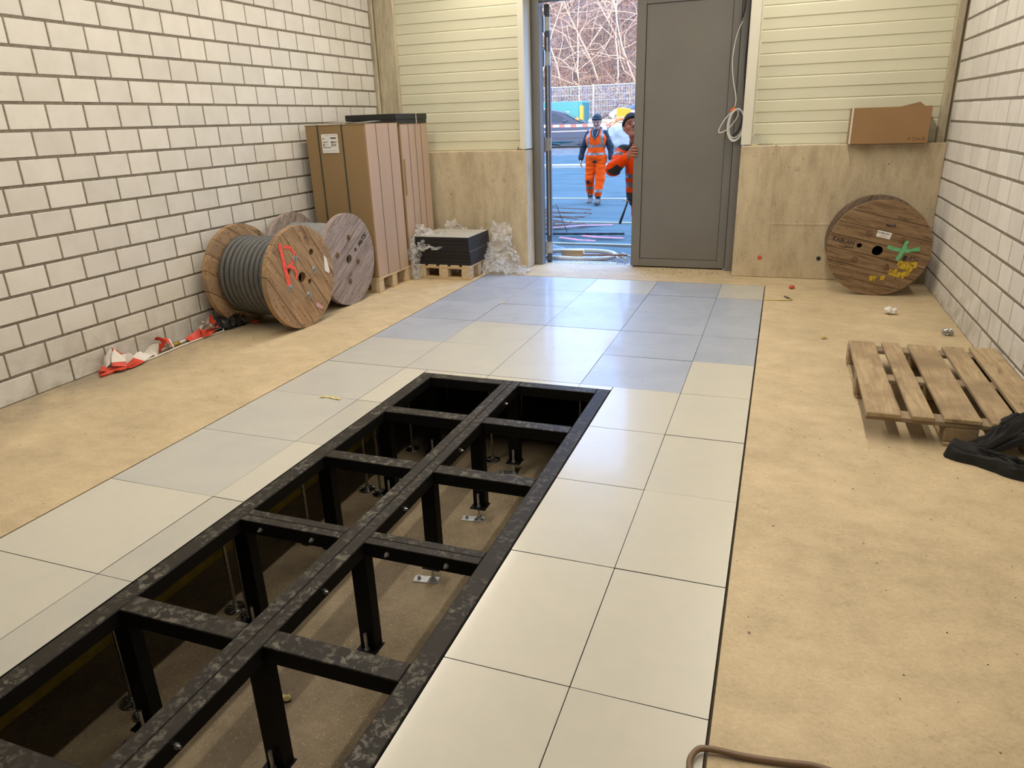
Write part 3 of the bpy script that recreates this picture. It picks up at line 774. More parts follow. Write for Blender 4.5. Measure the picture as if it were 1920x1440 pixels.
for y0, y1, dbl in cross:
    for x0, x1, nm in ((0.795, 0.868, 'L'), (1.365, 1.437, 'C'), (1.927, 1.997, 'R')):
        L = MB()
        L.box((x0, y0+0.002, -0.520), (x1, y0+0.008, -BH)); L.box((x0, y0+0.008, -0.520), (x0+0.006, y0+0.052, -BH)); L.box((x1-0.006, y0+0.008, -0.520), (x1, y0+0.052, -BH))
        leg = fpart(L, 'leg', 'blackpaint')
        xm = (x0+x1)/2; ym = y0-0.012
        MB().cbox((x0-0.010, y0-0.034, -0.526), (x1+0.010, y0+0.055, -0.520), 0.001).build('base_plate', M['blackpaint'], leg)
        MB().cyl((xm, ym, PITZ+0.004), (xm, ym, -0.435), 0.0075, n=12).cyl((xm, ym, -0.520), (xm, ym, -0.510), 0.013, n=6).cyl((xm, ym, PITZ+0.006), (xm, ym, PITZ+0.018), 0.014, n=6).build('levelling_rod', M['galv'], leg)
        an = r_.uniform(-0.6, 0.6) + (0.15 if nm == 'C' else 0.9)
        R = Matrix.Translation((xm, ym, PITZ)) @ Matrix.Rotation(an, 4, 'Z')
        f2 = MB().cbox((-0.098, -0.026, 0), (0.028, 0.026, 0.006), 0.001, M=R)
        f2.cyl(R @ Vector((-0.072, 0, 0.006)), R @ Vector((-0.072, 0, 0.016)), 0.009, n=6).cyl(R @ Vector((-0.072, 0, 0.016)), R @ Vector((-0.072, 0, 0.026)), 0.005)
        f2.build('foot_plate', M['galv'], leg)

# pedestals carrying the tiles
def pedestal_proto():
    t = thing('floor_pedestal', 'steel floor pedestal with round spoked foot in the pit under the tiles', 'pedestal', group='pedestals under the raised floor')
    d = MB()
    n = 24
    d.cyl((0, 0, 0), (0, 0, 0.004), 0.047, 0.047, n)
    d.tube([(0.046*math.cos(2*PI*i/n), 0.046*math.sin(2*PI*i/n), 0.004) for i in range(n)], 0.004, 6, closed=True)
    for k in range(4):
        a = PI/2*k; d.tube([(0.008*math.cos(a), 0.008*math.sin(a), 0.012), (0.045*math.cos(a), 0.045*math.sin(a), 0.006)], 0.004, 6)
    d.cyl((0, 0, 0.003), (0, 0, 0.03), 0.013, 0.011); d.build('foot_disc', M['chrome'], t)
    MB().cyl((0, 0, 0.02), (0, 0, 0.545), 0.0085, n=12).build('rod', M['rod'], t)
    MB().cyl((0, 0, 0.50), (0, 0, 0.512), 0.016, n=6).cbox((-0.045, -0.045, 0.553), (0.045, 0.045, 0.5615), 0.001).cyl((0, 0, 0.512), (0, 0, 0.554), 0.012).build('head_plate', M['galv'], t)
    return t
ped = pedestal_proto(); first = True
spots = [(0.6, -0.6*k) for k in range(0, 7)] + [(0.705, -0.62), (0.70, -1.83), (0.70, -2.43)] + [(1.2, 0), (1.8, 0), (2.4, 0)] + [(x, y) for y in (0.6, 1.2) for x in (0.6, 1.2, 1.8)] + [(2.4, -0.6*k) for k in (1, 2, 3, 4)]
ORD = ['first', 'second', 'third', 'fourth', 'fifth', 'sixth', 'seventh', 'eighth']
cnt = {}
for x, y in spots:
    p = ped if first else copy_tree(ped); first = False
    p.location = (x, y, PITZ)
    if x in (0.6, 2.4) and y <= 0: row = 'from the doorway in the row %s of the frame' % ('left' if x < 1 else 'right')
    elif x < 0.75 and y < 0: row = 'from the doorway standing close behind the left frame legs'
    elif y == 0: row = 'from the left just beyond the far beam of the frame'
    else: row = 'from the left, %s under the tiles beyond the frame' % ('deep' if y > 1 else 'a little')
    k = cnt.get(row, 0); cnt[row] = k + 1
    p['label'] = '%s steel pedestal %s' % (ORD[k], row)

# ================================================================== CABLE REELS
def arcpoly(R, a, c, n=10):
    A = [(math.sqrt(max(R*R - v*v, 0)), v) for v in np.linspace(a, c, n)]
    B = [(-math.sqrt(max(R*R - v*v, 0)), v) for v in np.linspace(c, a, n)]
    out = []
    for p in A + B:
        if not out or abs(p[0]-out[-1][0]) + abs(p[1]-out[-1][1]) > 1e-5: out.append(p)
    if abs(out[0][0]-out[-1][0]) + abs(out[0][1]-out[-1][1]) < 1e-5: out.pop()
    return out
def circ(u, v, r, n=18): return [(u + r*math.cos(2*PI*i/n), v + r*math.sin(2*PI*i/n)) for i in range(n)]
def slot(u, v, r, L, n=8):
    return [(u + L/2 + r*math.cos(t), v + r*math.sin(t)) for t in np.linspace(-PI/2, PI/2, n)] + [(u - L/2 + r*math.cos(t), v + r*math.sin(t)) for t in np.linspace(PI/2, 3*PI/2, n)]

def flange(root, x0, x1, R, edges, phi, mat, holes=(), name='flange', slots=()):
    """planks clipped to a disc; edges = v positions of the seams"""
    f = bpy.data.objects.new(name, None); COL.objects.link(f); f.parent = root; f.location = (0, 0, R); f.rotation_euler = (phi, 0, 0)
    rr = random.Random(len(holes)*7 + int(x0*1000))
    for a, c in zip(edges[:-1], edges[1:]):
        a_, c_ = a + 0.0022, c - 0.0022
        hs = [circ(u, v, r) for u, v, r in holes if v - r > a_ and v + r < c_] + [slot(u, v, r, L) for u, v, r, L in slots if v - r > a_ and v + r < c_]
        d = rr.uniform(-0.0015, 0.0015)
        MB().prism(arcpoly(R - abs(d), max(a_, -R+0.001), min(c_, R-0.001)), x0 + d, x1 + d, hs).build('plank', M[mat], f)
    return f
def nails(f, xf, R, dx, n1=26, n2=20):
    b = MB(); rr = random.Random(3)
    for R_, n in ((R*0.92, n1), (R*0.76, n2)):
        for i in range(n):
            t = 2*PI*(i + rr.uniform(-.25, .25))/n; q = R_ + rr.uniform(-.008, .008)
            y, z = q*math.cos(t), q*math.sin(t)
            b.cyl((xf, y, z), (xf + dx, y, z), 0.0045, n=6)
    tag(b.build('nail_heads', M['nail'], f), kind='stuff')
def bolt(f, xf, u, v, mat='rust', s=1.0):
    dx = s
    w = MB().cyl((xf, u, v), (xf + 0.003*dx, u, v), 0.028, 0.026, 20).build('washer', M[mat], f)
    MB().cyl((xf + 0.003*dx, u, v), (xf + 0.010*dx, u, v), 0.0125, n=6).cyl((xf + 0.010*dx, u, v), (xf + 0.016*dx, u, v), 0.006, n=8).build('nut', M[mat], w)
def helix(root, R, Rc, x0, x1, Rl, mat, name='wound_cable'):
    N = int((x1 - x0)/(2*Rc*1.02)); step = (x1 - x0 - 2*Rc)/max(N-1, 1)
    pts = []; rr = random.Random(2)
    jit = [rr.uniform(-0.006, 0.004) for _ in range(N + 2)]
    for i in range(N*30 + 1):
        k = i/30; t = 2*PI*k; R_ = Rl - Rc + jit[int(k)]*(1 - k % 1) + jit[int(k)+1]*(k % 1)
        xx = x0 + Rc + step*min(k, N-1)
        pts.append((xx, R_*math.cos(t), R + R_*math.sin(t)))
    return MB().tube(pts, Rc, 8).build(name, M[mat], root, True)
def core(root, R, x0, x1, r, mat): return MB().cyl((x0, 0, R), (x1, 0, R), r, n=28, caps=False).build('drum_core', M[mat], root)
def text(s, size, mat, parent, M4, name='lettering', bold=True):
    cu = bpy.data.curves.new(name, 'FONT'); cu.body = s; cu.size = size; cu.extrude = 0.0003; cu.align_x = 'CENTER'; cu.align_y = 'CENTER'
    if bold: cu.offset = size*0.018
    ob = bpy.data.objects.new(name, cu); COL.objects.link(ob)
    dg = bpy.context.evaluated_depsgraph_get(); me = bpy.data.meshes.new_from_object(ob.evaluated_get(dg))
    bpy.data.objects.remove(ob); bpy.data.curves.remove(cu)
    me.transform(M4); me.materials.clear(); me.materials.append(M[mat])
    return link(name, me, parent)
def strokes(parent, xf, lines, w, mat, name='paint_mark', sx=1):
    """sprayed lines on a flange face: flat ribbons just proud of the wood"""
    b = MB(); rr = random.Random(9)
    for pts in lines:
        P = np.array(pts, float); Q = []
        for i in range(len(P)-1):
            for t in np.linspace(0, 1, 7)[:-1]: Q.append(P[i]*(1-t) + P[i+1]*t)
        Q.append(P[-1]); Q = np.array(Q); T = np.gradient(Q, axis=0); T /= np.linalg.norm(T, axis=1)[:, None] + 1e-9
        vs = []; h = rr.uniform(0, .0002)
        for q, t in zip(Q, T):
            ww = w*rr.uniform(0.8, 1.15)
            vs += [(xf + h, q[0] - t[1]*ww, q[1] + t[0]*ww), (xf + h, q[0] + t[1]*ww, q[1] - t[0]*ww)]
        b.add(vs, [(2*i, 2*i+1, 2*i+3, 2*i+2) for i in range(len(Q)-1)])
    return b.build(name, M[mat], parent)

# local frame: reel axis along +X, the flange at larger x faces the room
R1 = 0.404
r1 = thing('cable_reel', 'tan wooden cable reel wound with thick grey cable and marked with a red letter', 'cable reel', (-0.975, 0.735, 0), -0.055)
phi = math.radians(-56)
h1 = [(0, 0, 0.046), (0.105, 0.075, 0.024), (-0.10, 0.085, 0.024), (-0.125, -0.02, 0.026), (0.05, -0.06, 0.024)]
fA = flange(r1, 0.27, 0.318, R1, [-R1, -0.285, -0.16, -0.052, 0.07, 0.19, 0.30, R1], phi, 'wood1', [(0.0, 0.0, 0.045), (0.088, 0.042, 0.022), (-0.146, -0.082, 0.025), (-0.062, 0.222, 0.028)])
fB = flange(r1, -0.315, -0.268, R1, [-R1, -0.27, -0.13, 0.0, 0.13, 0.27, R1], phi+0.4, 'wood1')
nails(fA, 0.3185, R1, 0.0015); nails(fB, -0.2675, R1, 0.0015)
for u, v in ((-0.161, 0.045), (-0.049, -0.157), (0.158, -0.043), (0.062, 0.148)): bolt(fA, 0.318, u, v, 'zinc')
helix(r1, R1, 0.0225, -0.266, 0.268, 0.315, 'cable'); core(r1, R1, -0.27, 0.27, 0.27, 'cable')
mk = bpy.data.objects.new('mark_plane', None); COL.objects.link(mk); mk.parent = r1; mk.location = (0, 0, R1)
strokes(mk, 0.3206, [[(-0.211, 0.300), (-0.195, 0.18), (-0.175, 0.06), (-0.158, -0.02)], [(-0.205, 0.27), (-0.19, 0.11), (-0.172, -0.03)], [(-0.17, 0.05), (-0.155, -0.025)]], 0.016, 'pred')
strokes(mk, 0.3206, [[(-0.175, 0.270), (-0.10, 0.255), (-0.062, 0.21), (-0.06, 0.165), (-0.11, 0.128), (-0.175, 0.105)], [(-0.13, 0.115), (-0.075, 0.085), (-0.06, 0.045), (-0.078, 0.0)]], 0.012, 'pred')
MB().add([(0.3205, 0.292, 0.128), (0.3205, 0.325, 0.095), (0.3225, 0.345, -0.015), (0.326, 0.325, -0.030), (0.3205, 0.285, 0.0)], [(0, 1, 2, 3, 4)]).build('torn_label', M['paper'], mk)
MB().add([(0.3205, 0.125, -0.235), (0.3205, 0.155, -0.240), (0.324, 0.205, -0.290), (0.3205, 0.19, -0.303), (0.3205, 0.12, -0.265)], [(0, 1, 2, 3, 4)]).build('pink_note', M['pink'], mk)
MB().grid(lambda u, v: (-0.263 + 0.05*math.sin(2.2*v)*(0.3+0.7*u), -0.225 + 0.17*u + 0.045*v, -0.245 - 0.085*u - 0.03*v + 0.012*math.sin(3*u)), 9, 6).build('curled_label', M['yellowpaper'], mk)

R2 = 0.403
r2 = thing('cable_reel', 'weathered greyish-mauve wooden cable reel with a torn stamp, next to the tall cartons', 'cable reel', (-1.005, 1.495, 0), -0.03)
phi2 = math.radians(32)
gA = flange(r2, 0.25, 0.298, R2, [-R2, -0.26, -0.13, 0.0-0.052, 0.052, 0.13, 0.26, R2], phi2, 'wood2', [(0, 0, 0.044), (0.13, 0.0, 0.020)])
gB = flange(r2, -0.325, -0.277, R2, [-R2, -0.27, -0.13, 0.0, 0.13, 0.27, R2], phi2+0.5, 'wood2')
nails(gA, 0.2985, R2, 0.0015); nails(gB, -0.2765, R2, 0.0015)
for u, v in ((0.12, 0.15), (-0.11, 0.15), (0.09, -0.10), (-0.12, -0.15)): bolt(gA, 0.298, u, v, 'rust')
helix(r2, R2, 0.014, -0.275, 0.248, 0.315, 'cablelt'); core(r2, R2, -0.277, 0.25, 0.29, 'cablelt')
FACEX = Matrix(((0, 0, 1, 0), (1, 0, 0, 0), (0, 1, 0, 0), (0, 0, 0, 1)))     # text XY -> flange YZ facing +X
text('MaTX', 0.062, 'stamp', gA, Matrix.Translation((0.3005, 0.27, 0.0)) @ FACEX, 'stamp')

R3 = 0.402
r3 = thing('cable_reel', 'brown wooden cable reel with green and yellow paint marks in the right corner', 'cable reel', (3.668, 3.005, 0), -PI/2 - 0.01)
phi3 = math.radians(-13)
k3 = [-R3, -0.292, -0.182, -0.072, 0.040, 0.152, 0.264, R3]
# flange coordinates run to the right as seen from the room after the turn
cA = flange(r3, 0.185, 0.228, R3, k3, phi3, 'wood3', [(0.0, -0.018, 0.043), (-0.150, -0.010, 0.021)], slots=[(0.025, 0.208, 0.014, 0.05)])
cB = flange(r3, -0.245, -0.200, R3, [-R3, -0.27, -0.13, 0.0, 0.13, 0.27, R3], phi3+1.2, 'wood3b')
nails(cA, 0.2285, R3, 0.0015, 24, 16); nails(cB, -0.1995, R3, 0.0015)
for u, v in ((-0.115, 0.105), (0.15, 0.115), (-0.145, -0.135), (0.11, -0.130)):
    bolt(cA, 0.228, u, v, 'rust')
core(r3, R3, -0.21, 0.19, 0.20, 'wood3b')
text('KABLAN', 0.047, 'stamp', cA, Matrix.Translation((0.2303, -0.283, -0.006)) @ FACEX, 'lettering')
MB().box((0.2300, -0.255, -0.046), (0.2304, -0.185, -0.040)).build('underline', M['stamp'], cA)
MB().box((0.2300, -0.305, -0.056), (0.2304, -0.240, -0.050)).build('underline', M['stamp'], cA)
lb = MB().cbox((0.2285, -0.055, 0.095), (0.2300, 0.055, 0.150), 0.0003).build('label_plate', M['paper'], cA)
text('KABLAN', 0.022, 'ink', lb, Matrix.Translation((0.2302, -0.005, 0.132)) @ FACEX, 'lettering')
for i, (a, c) in enumerate(((-0.03, 0.03), (-0.035, 0.022))): MB().box((0.2300, a, 0.111 - i*0.008), (0.2302, c, 0.114 - i*0.008)).build('print_line', M['inkgrey'], lb)
strokes(cA, 0.2302, [[(0.06, 0.035), (0.12, 0.03), (0.20, 0.032), (0.30, 0.078)], [(0.185, 0.118), (0.188, 0.06), (0.178, -0.01), (0.168, -0.055)]], 0.016, 'pgreen')
strokes(cA, 0.2304, [[(0.185, -0.075), (0.24, -0.075), (0.33, -0.055)], [(0.20, -0.09), (0.26, -0.088), (0.31, -0.10)]], 0.025, 'pyellow')
strokes(cA, 0.2304, [[(0.145, -0.16), (0.20, -0.168), (0.275, -0.165)], [(0.18, -0.148), (0.20, -0.15)], [(0.27, -0.125), (0.285, -0.165)]], 0.025, 'pyellow')
strokes(cA, 0.2304, [[(0.025, -0.262), (0.045, -0.245), (0.07, -0.25)]], 0.026, 'pyellow'); strokes(cA, 0.2304, [[(0.10, -0.225), (0.135, -0.222)]], 0.02, 'pyellow')
for lo, hi in (((0.2300, 0.205, -0.045), (0.2303, 0.235, 0.0)),): MB().box(lo, hi).build('stamp', M['stamp'], cA)
for u0, v0, du in ((0.25, -0.005, 0.05), (0.245, -0.02, 0.03), (0.29, -0.022, 0.035)): MB().box((0.2300, u0, v0), (0.2303, u0+du, v0+0.007)).build('stamp', M['stamp'], cA)

# ================================================================== PALLETS AND CARTONS
def pallet(name, label, loc, W, L, H, deck, blocks, mat, matx, group=None, axis='y'):
    """deck: list of (x0,x1); boards run along Y, cross boards along X"""
    t = thing(name, label, 'pallet', loc, 0, group)
    return t
def simple_pallet(name, label, loc, W, L, H):
    t = thing(name, label, 'pallet', loc)
    n = 5; th = 0.018
    for k in range(n):
        x0 = k*(W - 0.09)/(n-1); MB().cbox((x0, 0, H-th), (x0+0.09, L, H), 0.002).build('deck_board', M['pal_newy'], t)
    for y in (0, L/2-0.045, L-0.09): MB().cbox((0, y, H-2*th), (W, y+0.09, H-th), 0.002).build('cross_board', M['pal_new'], t)
    for y in (0, L/2-0.045, L-0.09):
        for x in (0, W/2-0.05, W-0.10): MB().cbox((x, y, th), (x+0.10, y+0.09, H-2*th), 0.003).build('block', M['pal_newy'], t)
    for y in (0, L/2-0.045, L-0.09): MB().cbox((0, y, 0), (W, y+0.09, th), 0.002).build('skid_board', M['pal_new'], t)
    return t
simple_pallet('wooden_pallet', 'low pale pallet under the front tall carton beside the mauve reel', (-1.315, 1.922, 0), 0.63, 0.615, 0.145)
simple_pallet('wooden_pallet', 'low pale pallet under the rear tall carton near the concrete plinth', (-1.315, 2.562, 0), 0.63, 0.62, 0.143)
simple_pallet('wooden_pallet', 'small light pallet under the stack of black-edged floor panels', (-0.655, 2.645, 0), 0.605, 0.52, 0.145)

def carton(name, label, x0, x1, y0, y1, z0, z1, straps_f, straps_r, lean=0.0):
    t = thing(name, label, 'carton', (x0, y0, z0))
    W, L, H = x1-x0, y1-y0, z1-z0
    b = MB()
    # body with slightly bulging walls and rubbed edges
    n = 9
    b.cbox((0, 0, 0), (W, L, H), 0.006); b.build('body', M['card'], t)
    MB().cbox((-0.004, -0.004, H-0.004), (W+0.003, L+0.004, H+0.004), 0.003).build('lid', M['card'], t)
    for x in straps_f: MB().box((x, -0.0055, 0.0), (x+0.012, -0.004, H+0.005)).box((x, -0.0055, H+0.0042), (x+0.012, L, H+0.0055)).build('strap', M['strap'], t)
    for y in straps_r: MB().box((W+0.0038, y, 0.0), (W+0.0055, y+0.006, H+0.005)).box((0, y, H+0.0042), (W+0.0055, y+0.006, H+0.0055)).build('strap', M['strap'], t)
    MB().cbox((W+0.0002, 0.012, 0.002), (W+0.0035, L-0.012, H-0.002), 0.001).build('lit_face', M['card_lit'], t)  # thin added skin, carries the brighter lit tone of the right face
    return t
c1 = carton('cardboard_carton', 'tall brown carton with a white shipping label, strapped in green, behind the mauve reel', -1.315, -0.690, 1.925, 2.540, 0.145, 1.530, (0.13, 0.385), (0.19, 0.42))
lab = MB().cbox((0.17, -0.0062, 1.145), (0.345, -0.0052, 1.310), 0.0003).build('shipping_label', M['paper'], c1)
for x0, x1, z0, z1, mt in ((0.265, 0.325, 1.268, 1.280, 'ink'), (0.268, 0.295, 1.232, 1.246, 'ink'), (0.298, 0.330, 1.234, 1.246, 'inkgrey'), (0.180, 0.232, 1.237, 1.243, 'ink'), (0.182, 0.262, 1.190, 1.196, 'ink'),
                           (0.182, 0.200, 1.262, 1.276, 'inkgrey'), (0.27, 0.29, 1.200, 1.226, 'inkgrey'), (0.295, 0.32, 1.205, 1.226, 'inkgrey'), (0.182, 0.20, 1.202, 1.228, 'inkgrey'), (0.205, 0.238, 1.215, 1.219, 'inkgrey'), (0.18, 0.335, 1.163, 1.166, 'inkgrey'), (0.215, 0.33, 1.296, 1.299, 'inkgrey')):
    MB().box((x0, -0.0066, z0), (x1, -0.0062, z1)).build('print', M[mt], lab)
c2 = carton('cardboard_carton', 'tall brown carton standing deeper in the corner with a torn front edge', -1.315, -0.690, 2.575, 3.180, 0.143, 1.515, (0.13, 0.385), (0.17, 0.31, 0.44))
MB().box((0.6285, 0.02, 0.7), (0.6300, 0.055, 1.05)).build('torn_edge', M['card2'], c2)
sheet = MB().grid(lambda u, v: (-1.18 + 0.42*u, 2.02 + 0.36*v, 1.538 + 0.012*math.sin(6*u)*math.sin(5*v) + 0.010), 9, 7).build('packing_sheet', M['film'])
tag(sheet, 'crumpled bluish packing sheet on top of the front tall carton', 'sheet')

def floor_panel(label, x0, x1, y0, y1, z0, z1, top='panelblack', group=None):
    b = MB().cbox((x0, y0, z0), (x1, y1, z1), 0.002, 1); me = b.mesh('floor_panel', [M[top], M['panelblack']])
    for p in me.polygons:
        if p.normal.z > 0.9: p.material_index = 0
    o = link('floor_panel', me); return tag(o, label, 'panel', group)
floor_panel('upper black floor panel lying on top of the tall cartons', -1.255, -0.690, 2.525, 3.185, 1.563, 1.615, group='black panels on the cartons')
floor_panel('lower black floor panel lying on top of the tall cartons', -1.250, -0.694, 2.520, 3.180, 1.5215, 1.5622, group='black panels on the cartons')
tag(MB().box((-1.256, 2.935, 1.6155), (-0.6885, 2.950, 1.617)).box((-0.6895, 2.935, 1.522), (-0.688, 2.950, 1.617)).build('packing_strap', M['strapw']), 'pale packing strap around the black panels on the cartons', 'strap')
ords = ['bottom', 'second from the bottom', 'third from the bottom', 'fourth from the bottom', 'fourth from the top', 'third from the top', 'second from the top', 'top']
zz = 0.145; jx = [0.006, 0.004, 0.002, -0.004, -0.008, -0.008, -0.012, -0.014]
for k in range(8):
    h = 0.0362
    floor_panel('%s panel of the black-edged floor panel stack on the small pallet' % ords[k] if k < 7 else 'grey-topped uppermost panel of the black-edged stack on the small pallet',
                -0.650 - jx[k]*0.4, -0.050 - jx[k]*0.4 + 0.006*(k < 4), 2.650 + jx[k]*2.0, 3.200 + jx[k]*2.0, zz, zz + h - 0.0012*(k == 3), 'tile_l' if k in (7, 3) else 'panelblack', 'floor panels stacked on the small pallet')
    zz += h
# clear film pulled off the stack
pw = thing('plastic_film', 'crumpled clear stretch film hanging off both sides of the black panel stack', 'plastic film', (-0.35, 2.9, 0))
def crumple(fn, nu, nv, amp, fr, seed):
    U, V = np.meshgrid(np.linspace(0, 1, nu), np.linspace(0, 1, nv)); P = np.array([fn(u, v) for u, v in zip(U.ravel(), V.ravel())])
    off = np.stack([np.abs(vn(P*fr + seed + 7*i)) + 0.5*np.abs(vn(P*fr*2.3 + seed + 3*i)) - 0.15 for i in range(3)], 1)
    P = P + amp*2.6*(off - off.mean(0))
    F = np.array([(j*nu+i, j*nu+i+1, (j+1)*nu+i+1, (j+1)*nu+i) for j in range(nv-1) for i in range(nu-1)])
    return P, F
def film(fn, nu, nv, amp, fr, seed, name, floor_z=0.003):
    P, F = crumple(fn, nu, nv, amp, fr, seed); P[:, 2] = np.maximum(P[:, 2], floor_z + 0.004*np.random.default_rng(seed).random(len(P)))
    P -= np.array([-0.35, 2.9, 0])
    link(name, np_mesh(name, P, F, M['film'], smooth=False), pw)
film(lambda u, v: (-0.775 + 0.385*u + 0.02*math.sin(9*v), 2.575 + 0.24*v*(0.7+0.3*u) - 0.03*math.sin(3*u), 0.51 - 0.27*(1-v)*(1.15-u*0.5) + 0.04*math.sin(5*u)*v), 46, 40, 0.06, 13, 2, 'bunched_film')
film(lambda u, v: (-0.72 + 0.13*u - 0.03*v, 2.575 + 0.05*math.sin(7*u) + 0.05*v, 0.40*v + 0.01), 22, 40, 0.035, 15, 5, 'hanging_film')
film(lambda u, v: (-0.58 + 0.45*u, 3.215 + 0.05*v, 0.38 + 0.15*v*(0.55 + 0.35*math.sin(5*u+1))), 44, 14, 0.03, 14, 8, 'back_film')
film(lambda u, v: (-0.035 + (0.04 + 0.36*u)*(1-v)**0.75 + 0.02*v + 0.12*u*v, 2.80 + 0.42*v + 0.26*u*(1-v), 0.50*v + 0.02 + 0.05*math.sin(6*u)*(1-v)), 52, 44, 0.055, 11, 11, 'draped_film')
film(lambda u, v: (0.0 + 0.42*u, 2.98 + 0.26*v, 0.02 + 0.10*v*(1-u)), 46, 26, 0.04, 13, 14, 'trailing_film')

# open carton on the ledge
lc = thing('cardboard_box', 'open brown cardboard box standing on the plinth ledge in the right corner', 'box', (3.365, 3.245, 1.229))
LW, LD, LH, th = 0.612, 0.245, 0.296, 0.004
MB().cbox((0, 0, 0), (LW, th, LH), 0.001).build('front_wall', M['card2'], lc)
MB().cbox((0, LD-th, 0), (LW, LD, LH), 0.001).build('back_wall', M['card2'], lc)
MB().cbox((0, th, 0), (th, LD-th, LH), 0.001).build('side_wall', M['card2'], lc)
MB().cbox((LW-th, th, 0), (LW, LD-th, LH), 0.001).build('side_wall', M['card2'], lc)
MB().cbox((th, th, 0), (LW-th, LD-th, th), 0.001).build('bottom', M['card2'], lc)
MB().add([(0.40, LD-0.004, LH), (LW-0.02, LD-0.004, LH), (LW-0.06, LD+0.0, LH+0.032), (0.545, LD+0.004, LH+0.034), (0.40, LD, LH), (LW-0.02, LD, LH), (LW-0.06, LD+0.004, LH+0.030)], [(0, 1, 2, 3), (4, 5, 6)]).build('back_flap', M['card2'], lc)
MB().cbox((0.004, 0.004, LH-0.003), (0.16, 0.12, LH), 0.001).build('side_flap', M['card2'], lc)
MB().grid(lambda u, v: (0.02 + 0.57*u, 0.005 + 0.10*v, LH - 0.001 - 0.05*v - 0.01*math.sin(PI*u)), 10, 4).build('front_flap', M['card2'], lc)
MB().box((-0.001, -0.0015, 0.0), (0.012, 0.0, LH)).build('packing_tape', M['trim'], lc)
def mark(segs, cx, cz, name='print_mark', w=0.0022):
    b = MB()
    for (x0, z0), (x1, z1) in segs:
        d = np.array([x1-x0, z1-z0]); n = np.array([-d[1], d[0]])/np.linalg.norm(d)*w
        b.add([(cx+x0-n[0], -0.0006, cz+z0-n[1]), (cx+x1-n[0], -0.0006, cz+z1-n[1]), (cx+x1+n[0], -0.0006, cz+z1+n[1]), (cx+x0+n[0], -0.0006, cz+z0+n[1])], [(0, 1, 2, 3)])
    return b.build(name, M['inkbrown'], lc)
mark([((-0.012, 0.0), (0.0, 0.012)), ((0.0, 0.012), (0.012, 0.0)), ((0.0, 0.012), (0.0, -0.012))], 0.470, 0.034)
mark([((-0.009, 0.014), (0.0, 0.0)), ((0.009, 0.014), (0.0, 0.0)), ((0.0, 0.0), (0.0, -0.012)), ((-0.007, -0.012), (0.007, -0.012))], 0.505, 0.034)
mark([((-0.018, 0.004), (0.018, 0.004)), ((-0.018, -0.006), (0.016, -0.006))], 0.540, 0.034)
mark([((0.0, 0.015), (-0.014, -0.010)), ((-0.014, -0.010), (0.014, -0.010)), ((0.014, -0.010), (0.0, 0.015))], 0.580, 0.034)

# worn pallet on the right
wp = thing('wooden_pallet', 'worn dirty wooden pallet with a missing corner block beside the right brick wall', 'pallet', (3.33, -0.375, 0))
slats = [(0.0, 0.148), (0.195, 0.292), (0.335, 0.488), (0.527, 0.645), (0.668, 0.812)]; PH = 0.142
rr = random.Random(4)
for i, (x0, x1) in enumerate(slats):
    dy0, dy1 = rr.uniform(-0.012, 0.008), rr.uniform(-0.01, 0.015)
    o = MB().cbox((0, 0, 0), (x1-x0, 1.225+dy1-dy0, 0.022), 0.003).build('deck_board', M['pal_old'], wp, loc=(x0, dy0, PH-0.022 + rr.uniform(-0.001, 0.001)))
    o.rotation_euler = (0, 0, rr.uniform(-0.004, 0.004))
for y in (0.012, 0.565, 1.112): MB().cbox((0.0, y, PH-0.046), (0.81, y+0.10, PH-0.023), 0.003).build('cross_board', M['pal_oldx'], wp)
for x, y in ((0.0, 1.11), (0.0, 0.56), (0.335, 1.11), (0.335, 0.56), (0.345, 0.015), (0.67, 1.11), (0.67, 0.56), (0.67, 0.015)):
    MB().cbox((x, y, 0.019), (x+0.14, y+0.10, PH-0.047), 0.004).build('block', M['pal_old'], wp)
for x, y0 in ((0.01, 0.545), (0.345, 0.0), (0.67, 0.0)): MB().cbox((x, y0, 0), (x+0.12, 1.225, 0.018), 0.003).build('skid_board', M['pal_old'], wp)

# black rag over the pallet corner
def cloth_strip(pts, wid, hgt, seed, nu=84, nv=34, floor_z=0.0015):
    P = np.array(pts, float); t = np.linspace(0, len(P)-1, nu)
    C = np.stack([np.interp(t, np.arange(len(P)), P[:, k]) for k in range(3)], 1)
    for _ in range(6): C[1:-1] = (C[:-2] + 2*C[1:-1] + C[2:])/4
    T = np.gradient(C, axis=0); T /= np.linalg.norm(T, axis=1)[:, None]
    N = np.stack([-T[:, 1], T[:, 0], 0*T[:, 0]], 1); N /= np.linalg.norm(N, axis=1)[:, None]
    L = np.concatenate([[0], np.cumsum(np.linalg.norm(np.diff(C, axis=0), axis=1))])
    out = []
    for j in range(nv):
        v = -1 + 2*j/(nv-1)
        q = np.stack([L*9 + seed, np.full(nu, v*3.2 + seed), np.full(nu, 0.7*seed)], 1)
        rid = np.abs(vn(q))*2; rid2 = np.abs(vn(q*2.3 + 5))*2; edge = 0.75 + 0.55*vn(np.stack([L*14, np.full(nu, np.sign(v)*4 + seed), np.full(nu, 1.3)], 1))
        prof = max(0.0, 1 - v*v)**0.5; env = np.minimum(1, np.minimum(np.arange(nu), nu-1-np.arange(nu))/5)
        p = C + N*(wid*v*edge*(0.55+0.45*env))[:, None]
        p = p + N*(0.014*(rid - 0.4))[:, None]
        p[:, 2] += hgt*prof*env*(0.35 + 1.1*(1-rid)**1.5) + 0.008*rid2*prof
        out.append(p)
    V = np.stack(out, 0).reshape(-1, 3); V[:, 2] = np.maximum(V[:, 2], floor_z)
    F = np.array([(j*nu+i, j*nu+i+1, (j+1)*nu+i+1, (j+1)*nu+i) for j in range(nv-1) for i in range(nu-1)])
    return V, F
